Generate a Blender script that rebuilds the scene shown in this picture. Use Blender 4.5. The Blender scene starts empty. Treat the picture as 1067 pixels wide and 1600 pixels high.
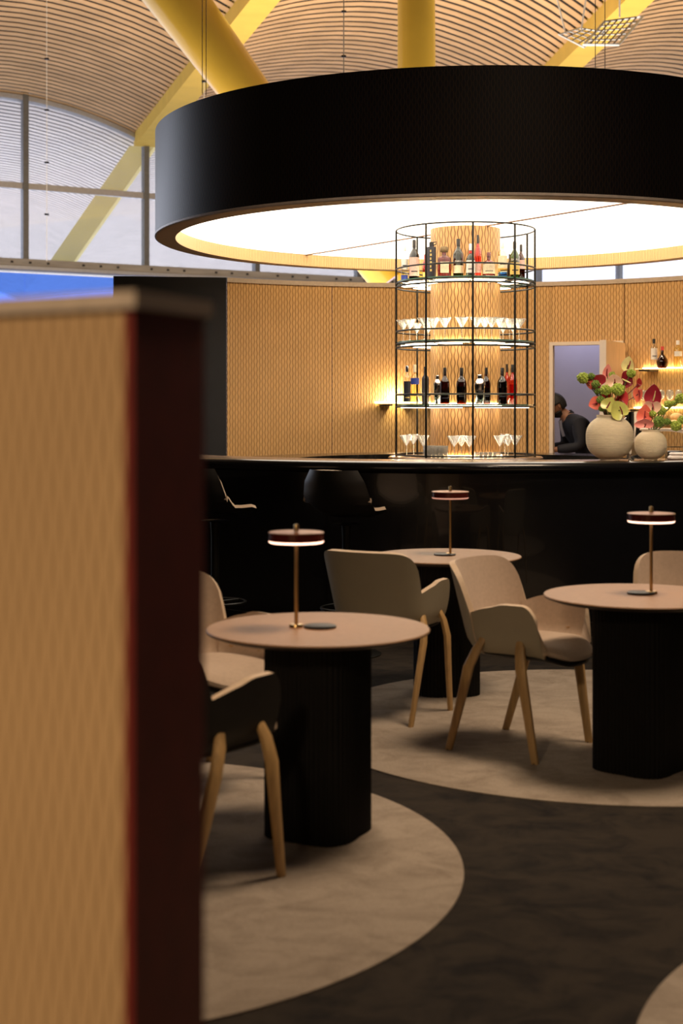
import bpy, math, random
from mathutils import Vector, Matrix
random.seed(7)
C = bpy.context.scene.collection
sc = bpy.context.scene
PI = math.pi
R = math.radians
# ------------------------------------------------------------------ camera
FPX, HY, CX, HC = 2222.2, 640.0, 533.5, 1.5      # focal length in px, horizon row, centre column, eye height
cd = bpy.data.cameras.new('camera'); cam = bpy.data.objects.new('camera', cd); C.objects.link(cam)
cam.location = (0, 0, HC); cam.rotation_euler = (PI/2, 0, 0)
cd.sensor_fit = 'VERTICAL'; cd.sensor_height = 36; cd.sensor_width = 24; cd.lens = 50
cd.shift_y = -160/1600
cd.clip_start = .05; cd.clip_end = 500
cd.dof.use_dof = True; cd.dof.focus_distance = 11.2; cd.dof.aperture_fstop = 2.8
sc.camera = cam
# ------------------------------------------------------------------ world and large lights
w = bpy.data.worlds.new('daylight'); sc.world = w; w.use_nodes = True
bg = w.node_tree.nodes['Background']; bg.inputs[0].default_value = (.82, .86, 1, 1); bg.inputs[1].default_value = 1.95
sc.cycles.transparent_max_bounces = 40; sc.cycles.max_bounces = 10
sc.view_settings.view_transform = 'Standard'; sc.view_settings.look = 'None'
sc.view_settings.exposure = 0.0; sc.view_settings.gamma = 1; sc.view_settings.use_curve_mapping = False
def area(name, loc, target, size, power, color, size_y=None, spread=180):
    l = bpy.data.lights.new(name, 'AREA'); l.energy = power; l.color = color
    l.shape = 'RECTANGLE'; l.size = size; l.size_y = size_y or size; l.spread = R(spread)
    o = bpy.data.objects.new(name, l); C.objects.link(o); o.location = loc
    o.rotation_euler = (Vector(target)-Vector(loc)).to_track_quat('-Z', 'Y').to_euler()
    return o
area('roof_fill', (4, 32, 2.6), (4, 34, 12), 22, 3900, (1, .84, .64), 16)  # added area light hidden behind the bar wall, brightens the roof slats
area('lounge_fill', (2.3, 6.0, 7.0), (.4, 5.6, 0), 2.0, 155, (1, .74, .51), 1.6, 110)  # unseen light added overhead for the tables, chairs and carpets
area('partition_fill', (-1.7, -1.6, 3.6), (-.6, 1.7, .6), .5, 18, (1, .74, .48), .5, 60)  # added out of view to brighten the partition's oak face
area('flower_fill', (1.3, 4.6, 3.9), (2.0, 9.7, 1.35), .4, 3.2, (1, .80, .58), .3, 24)  # narrow light added to brighten the vases and flowers
for i_, a_ in enumerate((-24, -8, 8, 24, 42, 60)):      # added warm lights hidden behind the drum, brightening the bar wall
    x_, y_ = 1.075+3.25*math.sin(R(a_)), 12.35+3.25*math.cos(R(a_))
    area('wall_fill', (x_, y_, 4.4), (1.075+4.3*math.sin(R(a_)), 12.35+4.3*math.cos(R(a_)), 1.6), .5, 15, (1, .76, .50), .2, 150)
area('backroom_light', (3.2, 17.95, 2.85), (3.0, 18.6, 1.2), .8, 11, (.80, .78, 1), .5)
def at(px, Y): return (px-CX)/FPX*Y
def zat(py, Y): return HC+(HY-py)/FPX*Y
# ------------------------------------------------------------------ materials
M = {}
def mat(name, col, rough=.5, metal=0, spec=.5, emit=None, es=0, noise=None, bump=None, coat=0, sheen=0):
    m = bpy.data.materials.new(name); m.use_nodes = True; nt = m.node_tree; b = nt.nodes['Principled BSDF']
    b.inputs['Base Color'].default_value = (*col, 1); b.inputs['Roughness'].default_value = rough
    b.inputs['Metallic'].default_value = metal; b.inputs['Specular IOR Level'].default_value = spec
    b.inputs['Coat Weight'].default_value = coat; b.inputs['Sheen Weight'].default_value = sheen
    if emit: b.inputs['Emission Color'].default_value = (*emit, 1); b.inputs['Emission Strength'].default_value = es
    tc = nt.nodes.new('ShaderNodeTexCoord')
    if noise:                                   # (scale, amount, stretch)
        mp = nt.nodes.new('ShaderNodeMapping'); mp.inputs['Scale'].default_value = noise[2]
        n = nt.nodes.new('ShaderNodeTexNoise'); n.inputs['Scale'].default_value = noise[0]; n.inputs['Detail'].default_value = 5
        cr = nt.nodes.new('ShaderNodeValToRGB'); a = noise[1]
        cr.color_ramp.elements[0].position = .3; cr.color_ramp.elements[1].position = .7
        cr.color_ramp.elements[0].color = (*[c*(1-a) for c in col], 1); cr.color_ramp.elements[1].color = (*[min(1, c*(1+a)) for c in col], 1)
        nt.links.new(tc.outputs['Object'], mp.inputs[0]); nt.links.new(mp.outputs[0], n.inputs['Vector'])
        nt.links.new(n.outputs['Fac'], cr.inputs[0]); nt.links.new(cr.outputs[0], b.inputs['Base Color'])
    if bump:                                    # (scale, strength, distance)
        n2 = nt.nodes.new('ShaderNodeTexNoise'); n2.inputs['Scale'].default_value = bump[0]; n2.inputs['Detail'].default_value = 3
        bp = nt.nodes.new('ShaderNodeBump'); bp.inputs['Strength'].default_value = bump[1]; bp.inputs['Distance'].default_value = bump[2]
        nt.links.new(tc.outputs['Object'], n2.inputs['Vector'])
        nt.links.new(n2.outputs['Fac'], bp.inputs['Height']); nt.links.new(bp.outputs[0], b.inputs['Normal'])
    M[name] = m; return m
def wavy(name, base, dark, pitch, period, rough=.45, amp=.24, bumpd=.006, coat=0):
    """carved panel: vertical grooves that pinch and spread in turn (UV in metres)"""
    m = bpy.data.materials.new(name); m.use_nodes = True; nt = m.node_tree; b = nt.nodes['Principled BSDF']
    b.inputs['Roughness'].default_value = rough; b.inputs['Coat Weight'].default_value = coat
    uv = nt.nodes.new('ShaderNodeUVMap'); sp = nt.nodes.new('ShaderNodeSeparateXYZ'); nt.links.new(uv.outputs[0], sp.inputs[0])
    def mt(op, a, b_=None, c=None):
        n = nt.nodes.new('ShaderNodeMath'); n.operation = op
        for i, x in enumerate((a, b_, c)):
            if x is None: continue
            if isinstance(x, (int, float)): n.inputs[i].default_value = x
            else: nt.links.new(x, n.inputs[i])
        return n.outputs[0]
    p = mt('DIVIDE', sp.outputs[0], pitch); fl = mt('FLOOR', p); fr = mt('SUBTRACT', p, fl)
    par = mt('SUBTRACT', mt('MULTIPLY', mt('FLOORED_MODULO', fl, 2), 2), 1)
    s = mt('SINE', mt('MULTIPLY', sp.outputs[1], 2*PI/period))
    off = mt('MULTIPLY', mt('MULTIPLY', s, par), amp)
    d = mt('ABSOLUTE', mt('SUBTRACT', mt('SUBTRACT', fr, .5), off))
    g = nt.nodes.new('ShaderNodeMapRange'); g.interpolation_type = 'SMOOTHSTEP'
    g.inputs['From Min'].default_value = .03; g.inputs['From Max'].default_value = .24; nt.links.new(d, g.inputs['Value'])
    tc = nt.nodes.new('ShaderNodeTexCoord'); n = nt.nodes.new('ShaderNodeTexNoise'); n.inputs['Scale'].default_value = 3
    nt.links.new(tc.outputs['Object'], n.inputs['Vector'])
    c1 = nt.nodes.new('ShaderNodeMix'); c1.data_type = 'RGBA'; nt.links.new(n.outputs['Fac'], c1.inputs[0])
    c1.inputs[6].default_value = (*[x*.85 for x in base], 1); c1.inputs[7].default_value = (*[min(1, x*1.15) for x in base], 1)
    c2 = nt.nodes.new('ShaderNodeMix'); c2.data_type = 'RGBA'; nt.links.new(g.outputs[0], c2.inputs[0])
    c2.inputs[6].default_value = (*dark, 1); nt.links.new(c1.outputs[2], c2.inputs[7]); nt.links.new(c2.outputs[2], b.inputs['Base Color'])
    bp = nt.nodes.new('ShaderNodeBump'); bp.inputs['Distance'].default_value = bumpd; bp.inputs['Strength'].default_value = .7
    nt.links.new(g.outputs[0], bp.inputs['Height']); nt.links.new(bp.outputs[0], b.inputs['Normal'])
    M[name] = m; return m
def glass(name, tint, gloss=.12, haze=0, hcol=(1, 1, 1), rough=.03, fres=.6):
    m = bpy.data.materials.new(name); m.use_nodes = True; nt = m.node_tree; nt.nodes.clear()
    o = nt.nodes.new('ShaderNodeOutputMaterial'); t = nt.nodes.new('ShaderNodeBsdfTransparent'); t.inputs[0].default_value = (*tint, 1)
    g = nt.nodes.new('ShaderNodeBsdfGlossy'); g.inputs['Roughness'].default_value = rough
    lw = nt.nodes.new('ShaderNodeLayerWeight'); lw.inputs[0].default_value = .35
    a = nt.nodes.new('ShaderNodeMath'); a.operation = 'MULTIPLY_ADD'; nt.links.new(lw.outputs['Facing'], a.inputs[0]); a.inputs[1].default_value = fres; a.inputs[2].default_value = gloss
    mx = nt.nodes.new('ShaderNodeMixShader'); nt.links.new(a.outputs[0], mx.inputs[0]); nt.links.new(t.outputs[0], mx.inputs[1]); nt.links.new(g.outputs[0], mx.inputs[2])
    out = mx
    if haze:
        d = nt.nodes.new('ShaderNodeBsdfTranslucent'); d.inputs[0].default_value = (*hcol, 1)
        out = nt.nodes.new('ShaderNodeMixShader'); out.inputs[0].default_value = haze
        nt.links.new(mx.outputs[0], out.inputs[1]); nt.links.new(d.outputs[0], out.inputs[2])
    nt.links.new(out.outputs[0], o.inputs[0]); M[name] = m; return m
wavy('oak_wave', (.64, .38, .15), (.36, .19, .065), .034, .090, amp=.15)
wavy('oak_wave_column', (.60, .34, .13), (.22, .10, .03), .030, .11, amp=.17)
wavy('oak_band', (.80, .52, .22), (.5, .28, .10), .02, .3, amp=.05)
wavy('oak_wave_near', (.56, .36, .18), (.36, .21, .09), .0105, .09)
wavy('black_wave', (.004, .004, .005), (.032, .017, .008), .02, .075, rough=.36, amp=.2, bumpd=.0004)
wavy('black_flute', (.008, .007, .007), (.001, .001, .001), .018, 50, rough=.4, amp=0)
mat('edge_oxblood', (.16, .016, .010), .6, noise=(20, .15, (1, 1, 1)))
mat('cap_grey', (.50, .40, .31), .5, noise=(30, .1, (1, 1, 1)))
mat('black_gloss', (.004, .004, .005), .22, coat=.4, noise=(15, .2, (1, 1, 1)))
mat('black_matt', (.004, .0035, .003), .7, spec=.2, noise=(15, .2, (1, 1, 1)))
mat('black_metal', (.012, .012, .010), .4, metal=.6, noise=(40, .2, (1, 1, 1)))
mat('marble', (.01, .009, .008), .15, noise=(9, .9, (1, 1, 1)))
mat('counter_top', (.16, .10, .065), .22, noise=(12, .1, (1, 1, 1)))
mat('table_top', (.33, .195, .11), .45, spec=.35, noise=(35, .06, (1, 1, 1)), bump=(400, .05, .001))
mat('table_edge', (.03, .02, .015), .5, noise=(35, .1, (1, 1, 1)))
mat('shell_beige', (.40, .355, .255), .5, noise=(8, .04, (1, 1, 1)))
mat('pad_beige', (.50, .385, .29), .85, noise=(60, .06, (1, 1, 1)), bump=(500, .15, .001), sheen=.3)
mat('piping', (.62, .48, .34), .6, noise=(50, .05, (1, 1, 1)))
mat('shell_black', (.009, .008, .0075), .5, noise=(10, .2, (1, 1, 1)))
mat('oak_leg', (.47, .295, .12), .5, noise=(6, .18, (12, 12, 1.2)))
mat('foot_dark', (.02, .015, .01), .7, noise=(20, .1, (1, 1, 1)))
mat('brass', (.62, .42, .18), .28, metal=1, noise=(30, .06, (1, 1, 1)))
mat('copper_top', (.30, .13, .07), .35, metal=.7, noise=(25, .1, (1, 1, 1)))
mat('oxblood_gloss', (.09, .013, .008), .22, coat=.5, noise=(25, .1, (1, 1, 1)))
mat('lamp_glow', (1, .7, .55), .5, emit=(1, .58, .42), es=3.2)
mat('lamp_dim', (.8, .5, .4), .5, emit=(1, .45, .33), es=.5)
mat('led_warm', (1, .85, .6), .5, emit=(1, .70, .38), es=26)
mat('led_white', (1, .9, .8), .5, emit=(1, .80, .58), es=8)
mat('panel_glow', (1, .97, .95), .5, emit=(1, .86, .70), es=3.2)
mat('seam_tan', (.20, .10, .05), .5, noise=(20, .05, (1, 1, 1)))
mat('rim_bronze', (.55, .39, .28), .45, metal=.1, noise=(20, .1, (1, 1, 1)))
mat('rim_light', (.80, .70, .62), .35, metal=.1, noise=(20, .1, (1, 1, 1)))
mat('yellow_paint', (.66, .43, .06), .25, noise=(1.5, .05, (1, 1, 1)), coat=.2)
mat('yellow_rib', (.74, .50, .10), .85, spec=.15, noise=(1.5, .05, (1, 1, 1)))
mat('yellow_pale', (.95, .76, .22), .7, noise=(1.5, .05, (1, 1, 1)))
mat('bamboo', (.66, .42, .22), .8, spec=.15, noise=(.9, .14, (1, 1, 1)))
mat('bamboo_daylit', (.82, .73, .64), .85, spec=.1, noise=(.9, .08, (1, 1, 1)))  # same slats as bamboo, daylight and glass haze put into the paler colour
mat('roof_dark', (.05, .042, .037), .8, noise=(2, .1, (1, 1, 1)))
mat('roof_out', (.06, .06, .065), .8, noise=(2, .1, (1, 1, 1)))
mat('roof_tan', (.40, .28, .17), .8, noise=(2, .1, (1, 1, 1)))
mat('steel_grey', (.20, .20, .20), .4, metal=.5, noise=(10, .1, (1, 1, 1)))
mat('aluminium', (.55, .56, .60), .35, metal=.6, noise=(10, .06, (1, 1, 1)))
mat('beam_grey', (.42, .38, .33), .5, noise=(1.2, .15, (1, 1, 8)))
mat('lilac_paint', (.33, .32, .42), .7, noise=(3, .04, (1, 1, 1)))
mat('frame_white', (.72, .60, .48), .5, noise=(9, .03, (1, 1, 1)))
mat('leaf_oak', (.72, .50, .28), .5, noise=(4, .1, (12, 12, 1)))
mat('dark_wall', (.014, .013, .015), .6, noise=(4, .2, (1, 1, 1)))
mat('hall_wall', (.25, .2, .15), .8, noise=(2, .1, (1, 1, 1)))
def carpet(name, col, dark):
    m = mat(name, col, .95); nt = m.node_tree; b = nt.nodes['Principled BSDF']; b.inputs['Specular IOR Level'].default_value = .1
    tc = nt.nodes.new('ShaderNodeTexCoord')
    mp = nt.nodes.new('ShaderNodeMapping'); mp.inputs['Scale'].default_value = (1, 1.35, 1); mp.inputs['Rotation'].default_value = (0, 0, .5)
    n = nt.nodes.new('ShaderNodeTexNoise'); n.inputs['Scale'].default_value = 4.5; n.inputs['Detail'].default_value = 7; n.inputs['Roughness'].default_value = .7; n.inputs['Distortion'].default_value = .8
    n2 = nt.nodes.new('ShaderNodeTexNoise'); n2.inputs['Scale'].default_value = 220; n2.inputs['Detail'].default_value = 2
    nt.links.new(tc.outputs['Object'], mp.inputs[0]); nt.links.new(mp.outputs[0], n.inputs['Vector']); nt.links.new(tc.outputs['Object'], n2.inputs['Vector'])
    cr = nt.nodes.new('ShaderNodeValToRGB'); cr.color_ramp.elements[0].position = .34; cr.color_ramp.elements[1].position = .58
    cr.color_ramp.elements[0].color = (*dark, 1); cr.color_ramp.elements[1].color = (*col, 1); nt.links.new(n.outputs['Fac'], cr.inputs[0])
    mx = nt.nodes.new('ShaderNodeMix'); mx.data_type = 'RGBA'; mx.blend_type = 'MULTIPLY'; mx.inputs[0].default_value = .5
    nt.links.new(cr.outputs[0], mx.inputs[6]); nt.links.new(n2.outputs['Fac'], mx.inputs[7]); nt.links.new(mx.outputs[2], b.inputs['Base Color'])
    bp = nt.nodes.new('ShaderNodeBump'); bp.inputs['Strength'].default_value = .6; bp.inputs['Distance'].default_value = .004
    nt.links.new(n2.outputs['Fac'], bp.inputs['Height']); nt.links.new(bp.outputs[0], b.inputs['Normal'])
carpet('carpet_dark', (.050, .041, .032), (.020, .018, .0175))
carpet('carpet_beige', (.47, .395, .315), (.33, .27, .21))
glass('shelf_glass', (.90, .97, .93), .10)
mat('glass_edge', (.08, .17, .12), .15, noise=(20, .1, (1, 1, 1)))
glass('clear_glass', (.95, .95, .94), .22, haze=.10, rough=.12)
glass('window_glass', (.93, .94, .97), .03, haze=.04, hcol=(.9, .9, 1))
glass('blue_glass', (.36, .55, 1.0), .05)
for nm, t in dict(green=(.13, .20, .02), brown=(.16, .045, .015), amber=(.50, .12, .03), pink=(.95, .28, .25), pale=(.95, .90, .62), dark=(.04, .03, .035), bluebase=(.25, .45, .9), red=(.65, .05, .05), clear=(.88, .9, .92)).items():
    glass('bottle_'+nm, t, .05, fres=.35)
mat('label_cream', (.80, .66, .44), .6, noise=(90, .12, (1, 1, 1)))
mat('label_pink', (.78, .48, .40), .6, noise=(90, .2, (1, 1, 1)))
mat('label_white', (.85, .80, .72), .6, noise=(90, .08, (1, 1, 1)))
mat('label_black', (.02, .02, .03), .5, noise=(90, .1, (1, 1, 1)))
mat('label_blue', (.04, .07, .35), .5, noise=(90, .1, (1, 1, 1)))
mat('label_red', (.6, .05, .04), .5, noise=(90, .1, (1, 1, 1)))
mat('label_gold', (.7, .5, .15), .4, noise=(90, .1, (1, 1, 1)))
mat('cap_black', (.02, .017, .015), .4, noise=(30, .1, (1, 1, 1)))
mat('cap_bronze', (.22, .15, .07), .35, metal=.5, noise=(30, .1, (1, 1, 1)))
mat('cap_white', (.85, .82, .78), .4, noise=(30, .05, (1, 1, 1)))
mat('chrome', (.75, .75, .76), .12, metal=1, noise=(20, .04, (1, 1, 1)))
mat('vase_clay', (.66, .56, .39), .9, noise=(25, .06, (1, 1, 3)), bump=(60, .4, .004))
mat('stem_green', (.10, .14, .03), .6, noise=(20, .2, (1, 1, 1)))
mat('stem_red', (.16, .03, .03), .6, noise=(20, .2, (1, 1, 1)))
mat('ball_green', (.36, .46, .07), .7, noise=(60, .4, (1, 1, 1)))
mat('ball_dark', (.16, .26, .04), .7, noise=(60, .4, (1, 1, 1)))
for nm, c in dict(darkred=(.30, .014, .03), red=(.62, .045, .05), coral=(.85, .17, .11), pink=(.90, .30, .26), blush=(.90, .55, .38), lime=(.62, .62, .16), limepink=(.90, .78, .34)).items():
    mat('bloom_'+nm, c, .3, noise=(9, .2, (1, 1, 1)), coat=.3)
mat('cream_plastic', (.62, .5, .38), .4, noise=(9, .04, (1, 1, 1)))
mat('bread', (.78, .50, .20), .8, noise=(25, .2, (1, 1, 1)), bump=(60, .4, .004))
mat('towel', (.85, .78, .75), .9, noise=(50, .05, (1, 1, 1)), bump=(300, .4, .002))
mat('skin', (.28, .13, .07), .55, noise=(20, .08, (1, 1, 1)))
mat('hair', (.010, .009, .010), .6, noise=(90, .4, (1, 1, 1)))
mat('navy_cloth', (.004, .005, .012), .8, noise=(30, .15, (1, 1, 1)))
mat('trouser_black', (.012, .012, .014), .8, noise=(30, .15, (1, 1, 1)))
mat('shirt_grey', (.25, .25, .32), .8, noise=(30, .1, (1, 1, 1)))
mat('eye', (.02, .015, .01), .2, noise=(30, .1, (1, 1, 1)))
# ------------------------------------------------------------------ mesh helpers
class MB:
    def __init__(s): s.v = []; s.f = []; s.mi = []; s.uv = []; s.m = Matrix()
    def add(s, vs, fs, mi=0, uvs=None):
        n = len(s.v); s.v += [tuple(s.m @ Vector(v)) for v in vs]
        for k, f in enumerate(fs):
            s.f.append([n+i for i in f]); s.mi.append(mi if isinstance(mi, int) else mi[k])
            s.uv.append([uvs[i] for i in f] if uvs else [(0, 0)]*len(f))
    def box(s, c, d, mi=0, rz=0, bev=0):
        x, y, z = d[0]/2, d[1]/2, d[2]/2; m = Matrix.Rotation(rz, 3, 'Z')
        if not bev:
            vs = [(a, b, e) for a in (-x, x) for b in (-y, y) for e in (-z, z)]
            fs = [(0, 1, 3, 2), (4, 6, 7, 5), (0, 4, 5, 1), (2, 3, 7, 6), (0, 2, 6, 4), (1, 5, 7, 3)]
            s.add([tuple(m @ Vector(v)+Vector(c)) for v in vs], fs, mi)
        else:
            prof = [(-z, -bev), (-z+bev, 0), (z-bev, 0), (z, -bev)]
            vs = []
            for pz, ins in prof:
                for (sx, sy) in ((1, 1), (-1, 1), (-1, -1), (1, -1)):
                    cs = [(sx*(x+ins), sy*(y+ins-bev)), (sx*(x+ins-bev), sy*(y+ins))]
                    if sx*sy < 0: cs.reverse()
                    vs += [(a, b, pz) for a, b in cs]
            fs = []
            for r in range(3):
                for i in range(8): fs.append((r*8+i, r*8+(i+1) % 8, r*8+8+(i+1) % 8, r*8+8+i))
            fs += [tuple(range(7, -1, -1)), tuple(range(24, 32))]
            s.add([tuple(m @ Vector(v)+Vector(c)) for v in vs], fs, mi)
        return s
    def lathe(s, prof, n=32, c=(0, 0, 0), mi=0, sx=1, sy=1, a0=0, a1=2*PI, rib=None):
        full = abs(a1-a0-2*PI) < 1e-6; m = n if full else n+1; vs = []; uv = []
        L = [0]
        for i in range(1, len(prof)): L.append(L[-1]+math.dist(prof[i][:2], prof[i-1][:2]))
        for j, p in enumerate(prof):
            for i in range(m):
                a = a0+(a1-a0)*i/n; r = p[0]*(rib(a) if rib else 1)
                vs.append((c[0]+r*math.cos(a)*sx, c[1]+r*math.sin(a)*sy, c[2]+p[1]))
        fs = []; mis = []
        for j in range(len(prof)-1):
            for i in range(n):
                k = (i+1) % m if full else i+1
                fs.append((j*m+i, j*m+k, j*m+m+k, j*m+m+i)); mis.append(prof[j][2] if len(prof[j]) > 2 else mi)
        n0 = len(s.v); s.v += [tuple(s.m @ Vector(v)) for v in vs]
        rm = max(p[0] for p in prof)
        for k, f in enumerate(fs):
            j, i = divmod(k, n); s.f.append([n0+q for q in f]); s.mi.append(mis[k])
            u0, u1 = rm*(a0+(a1-a0)*i/n), rm*(a0+(a1-a0)*(i+1)/n)
            s.uv.append([(u0, prof[j][1]), (u1, prof[j][1]), (u1, prof[j+1][1]), (u0, prof[j+1][1])])
        for j in (0, len(prof)-1):
            if full and prof[j][0] > 1e-5:
                f = [n0+j*m+i for i in range(m)]
                if j == 0: f.reverse()
                s.f.append(f); s.mi.append(mis[0] if j == 0 else mis[-1]); s.uv.append([(0, 0)]*m)
        return s
    def tube(s, pts, r, n=8, mi=0, closed=False, flat=None):
        """sweep; r number or list; flat=(rx,ry list) for rectangular-ish sections"""
        P = [Vector(p) for p in pts]; k = len(P); rr = r if isinstance(r, (list, tuple)) else [r]*k; vs = []; up = None
        for i in range(k):
            if closed: t = P[(i+1) % k]-P[i-1]
            else: t = P[min(i+1, k-1)]-P[max(i-1, 0)]
            t.normalize()
            if up is None: up = Vector((0, 0, 1)) if abs(t.z) < .9 else Vector((0, 1, 0))
            a = t.cross(up).normalized(); b = a.cross(t).normalized(); up = b
            for j in range(n):
                q = 2*PI*j/n+PI/n
                vs.append(P[i]+(a*math.cos(q)+b*math.sin(q))*rr[i])
        fs = []
        for i in range(k if closed else k-1):
            for j in range(n):
                i2 = (i+1) % k; fs.append((i*n+j, i*n+(j+1) % n, i2*n+(j+1) % n, i2*n+j))
        if not closed: fs += [tuple(range(n-1, -1, -1)), tuple((k-1)*n+j for j in range(n))]
        s.add([tuple(v) for v in vs], fs, mi); return s
    def grid(s, P, nu, nv, th, mats=(0, 0, 0)):
        """surface P(u,v) u,v in 0..1 thickened by th on the back of its normal"""
        g = [[Vector(P(i/nu, j/nv)) for j in range(nv+1)] for i in range(nu+1)]
        def nrm(i, j):
            a = g[min(i+1, nu)][j]-g[max(i-1, 0)][j]; b = g[i][min(j+1, nv)]-g[i][max(j-1, 0)]
            c = a.cross(b); return c.normalized() if c.length > 1e-9 else Vector((0, 0, 1))
        W = nv+1; vs = [g[i][j] for i in range(nu+1) for j in range(W)]
        N = len(vs); vs = vs+[g[i][j]-nrm(i, j)*th for i in range(nu+1) for j in range(W)]
        fs = []; mi = []
        for i in range(nu):
            for j in range(nv):
                a, b, c, d = i*W+j, (i+1)*W+j, (i+1)*W+j+1, i*W+j+1
                fs.append((a, b, c, d)); mi.append(mats[0]); fs.append((N+d, N+c, N+b, N+a)); mi.append(mats[1])
        def rim(idx):
            for a, b in zip(idx, idx[1:]): fs.append((b, a, N+a, N+b)); mi.append(mats[2])
        rim([i*W for i in range(nu+1)]); rim([nu*W+j for j in range(W)])
        rim([i*W+nv for i in range(nu, -1, -1)]); rim([j for j in range(nv, -1, -1)])
        s.add([tuple(v) for v in vs], fs, mi); return s
    def ball(s, c, r, n=10, mi=0, sc_=(1, 1, 1)):
        prof = [(max(1e-6, math.sin(PI*i/n)), -math.cos(PI*i/n)) for i in range(n+1)]
        om = s.m; s.m = om @ Matrix.Translation(c) @ Matrix.Diagonal((r*sc_[0], r*sc_[1], r*sc_[2], 1)); s.lathe(prof, n+4, mi=mi); s.m = om; return s
    def build(s, name, mats, parent=None, smooth=True, ang=40):
        me = bpy.data.meshes.new(name); me.from_pydata(s.v, [], s.f)
        if isinstance(mats, str): mats = [mats]
        for m_ in mats: me.materials.append(M[m_])
        me.polygons.foreach_set('material_index', s.mi)
        ul = me.uv_layers.new(name='UVMap'); flat = [c for f in s.uv for q in f for c in q]; ul.data.foreach_set('uv', flat)
        me.validate(); me.update()
        if smooth: me.set_sharp_from_angle(angle=R(ang)) if hasattr(me, 'set_sharp_from_angle') else None; me.polygons.foreach_set('use_smooth', [True]*len(me.polygons)) if smooth else None
        o = bpy.data.objects.new(name, me); C.objects.link(o)
        if parent: o.parent = parent
        return o
def part(name, mesh_obj, parent, loc=(0, 0, 0)):      # another object on the same mesh
    o = bpy.data.objects.new(name, mesh_obj.data); C.objects.link(o); o.parent = parent; o.location = loc; return o
def empty(name, loc, rz=0, label=None, cat=None, group=None, kind=None):
    o = bpy.data.objects.new(name, None); C.objects.link(o); o.location = loc; o.rotation_euler = (0, 0, rz); o.empty_display_size = .1
    return tag(o, label, cat, group, kind)
def tag(o, label=None, cat=None, group=None, kind=None):
    if label: o['label'] = label
    if cat: o['category'] = cat
    if group: o['group'] = group
    if kind: o['kind'] = kind
    return o
def copy_tree(o, parent=None):
    c = o.copy(); C.objects.link(c); c.parent = parent
    for ch in o.children: copy_tree(ch, c)
    return c
def arc_slab(r0, r1, a0, a1, z0, z1, c=(0, 0), n=None, mb=None, mi=0):
    """curved slab; angles measured from +Y towards +X, in degrees"""
    b = mb or MB(); n = n or max(4, int(abs(a1-a0)/2.5))
    th = [R(a0+(a1-a0)*i/n) for i in range(n+1)]; vs = []; uv = []
    for (r, z) in ((r0, z0), (r1, z0), (r1, z1), (r0, z1)):
        for t in th: vs.append((c[0]+r*math.sin(t), c[1]+r*math.cos(t), z)); uv.append((r0*t+.37, z))
    m = n+1; fs = []
    for k in range(4):
        for i in range(n): fs.append((k*m+i, ((k+1) % 4)*m+i, ((k+1) % 4)*m+i+1, k*m+i+1))
    fs += [(0, 3*m, 2*m, m), (n, m+n, 2*m+n, 3*m+n)]
    b.add(vs, fs, mi, uv); return b
# ------------------------------------------------------------------ anchors
XC, YC = 1.075, 12.35                     # axis of the round bar, drum and bottle cage
# ================================================================== SETTING
fl = MB().box((1, 22, -.05), (46, 64, .1)).build('floor', 'carpet_dark', smooth=False); tag(fl, kind='structure')
# --- terminal roof: bays between yellow ribs, each slat its own piece
ZB = 11.5; RISE = 1.15
def Ab(t): return Vector((-2.08-.288*t, 34.7+t, ZB))
def Bb(t): return Vector((7.0-.089*t, 34.7+t, ZB))
SH = Vector((9.3, 5.2, 0))
def bay(k, t, s):
    if k == 0: p = (Ab(t)-SH).lerp(Ab(t), s)
    elif k == 1: p = Ab(t).lerp(Bb(t+5.2), s)
    else: p = Bb(t+5.2).lerp(Bb(t+5.2)+SH, s)
    p = p.copy(); p.z = ZB+RISE*(1-abs(2*s-1)**1.9); return p
ceiling = MB()
nS = 14
def ribbon(mb, k, t0, t1, dz, th, n=nS, mi=0):
    vs = []; fs = []
    for i in range(n+1):
        a, b = bay(k, t0, i/n), bay(k, t1, i/n)
        for p, e in ((a, 0), (b, 0), (b, th), (a, th)): vs.append((p.x, p.y, p.z+dz+e))
    for i in range(n):
        for j in range(4): fs.append((i*4+j, i*4+(j+1) % 4, i*4+4+(j+1) % 4, i*4+4+j))
    fs += [(3, 2, 1, 0), tuple(n*4+j for j in range(4))]
    mb.add(vs, fs, mi)
TF = 17.9
for k in range(3): ribbon(ceiling, k, -9.5, TF, .22, .1)
ceiling.box((4, 9, 14.6), (56, 52, .3), 1)
ceiling.box((4, 60, 14.8), (70, 100, .3), 0)
ceil = ceiling.build('ceiling', ['roof_dark', 'roof_tan'], smooth=False); tag(ceil, kind='structure')
t = -9.0
while t < TF-.3:
    for k in range(3):
        b = MB(); ribbon(b, k, t, t+.335, 0, .012); b.build('slat', 'bamboo', ceil)
    t += .5
for nm, fn, w0 in (('rib', Ab, .3), ('rib', Bb, .3)):
    b = MB(); vs = []
    t0, t1 = -9, (TF if fn is Ab else TF+5.2)
    for tt in (t0, t1):
        ww = w0 if tt < 0 else w0*1.45
        for dx, dz in ((-ww, -.28), (ww, -.28), (ww, .3), (-ww, .3)): p = fn(tt); vs.append((p.x+dx, p.y+dx*.2, p.z+dz))
    b.add(vs, [(3, 2, 1, 0), (4, 5, 6, 7)]+[(j, (j+1) % 4, 4+(j+1) % 4, 4+j) for j in range(4)])
    b.build('rib', 'yellow_rib', ceil, smooth=False)
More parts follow.
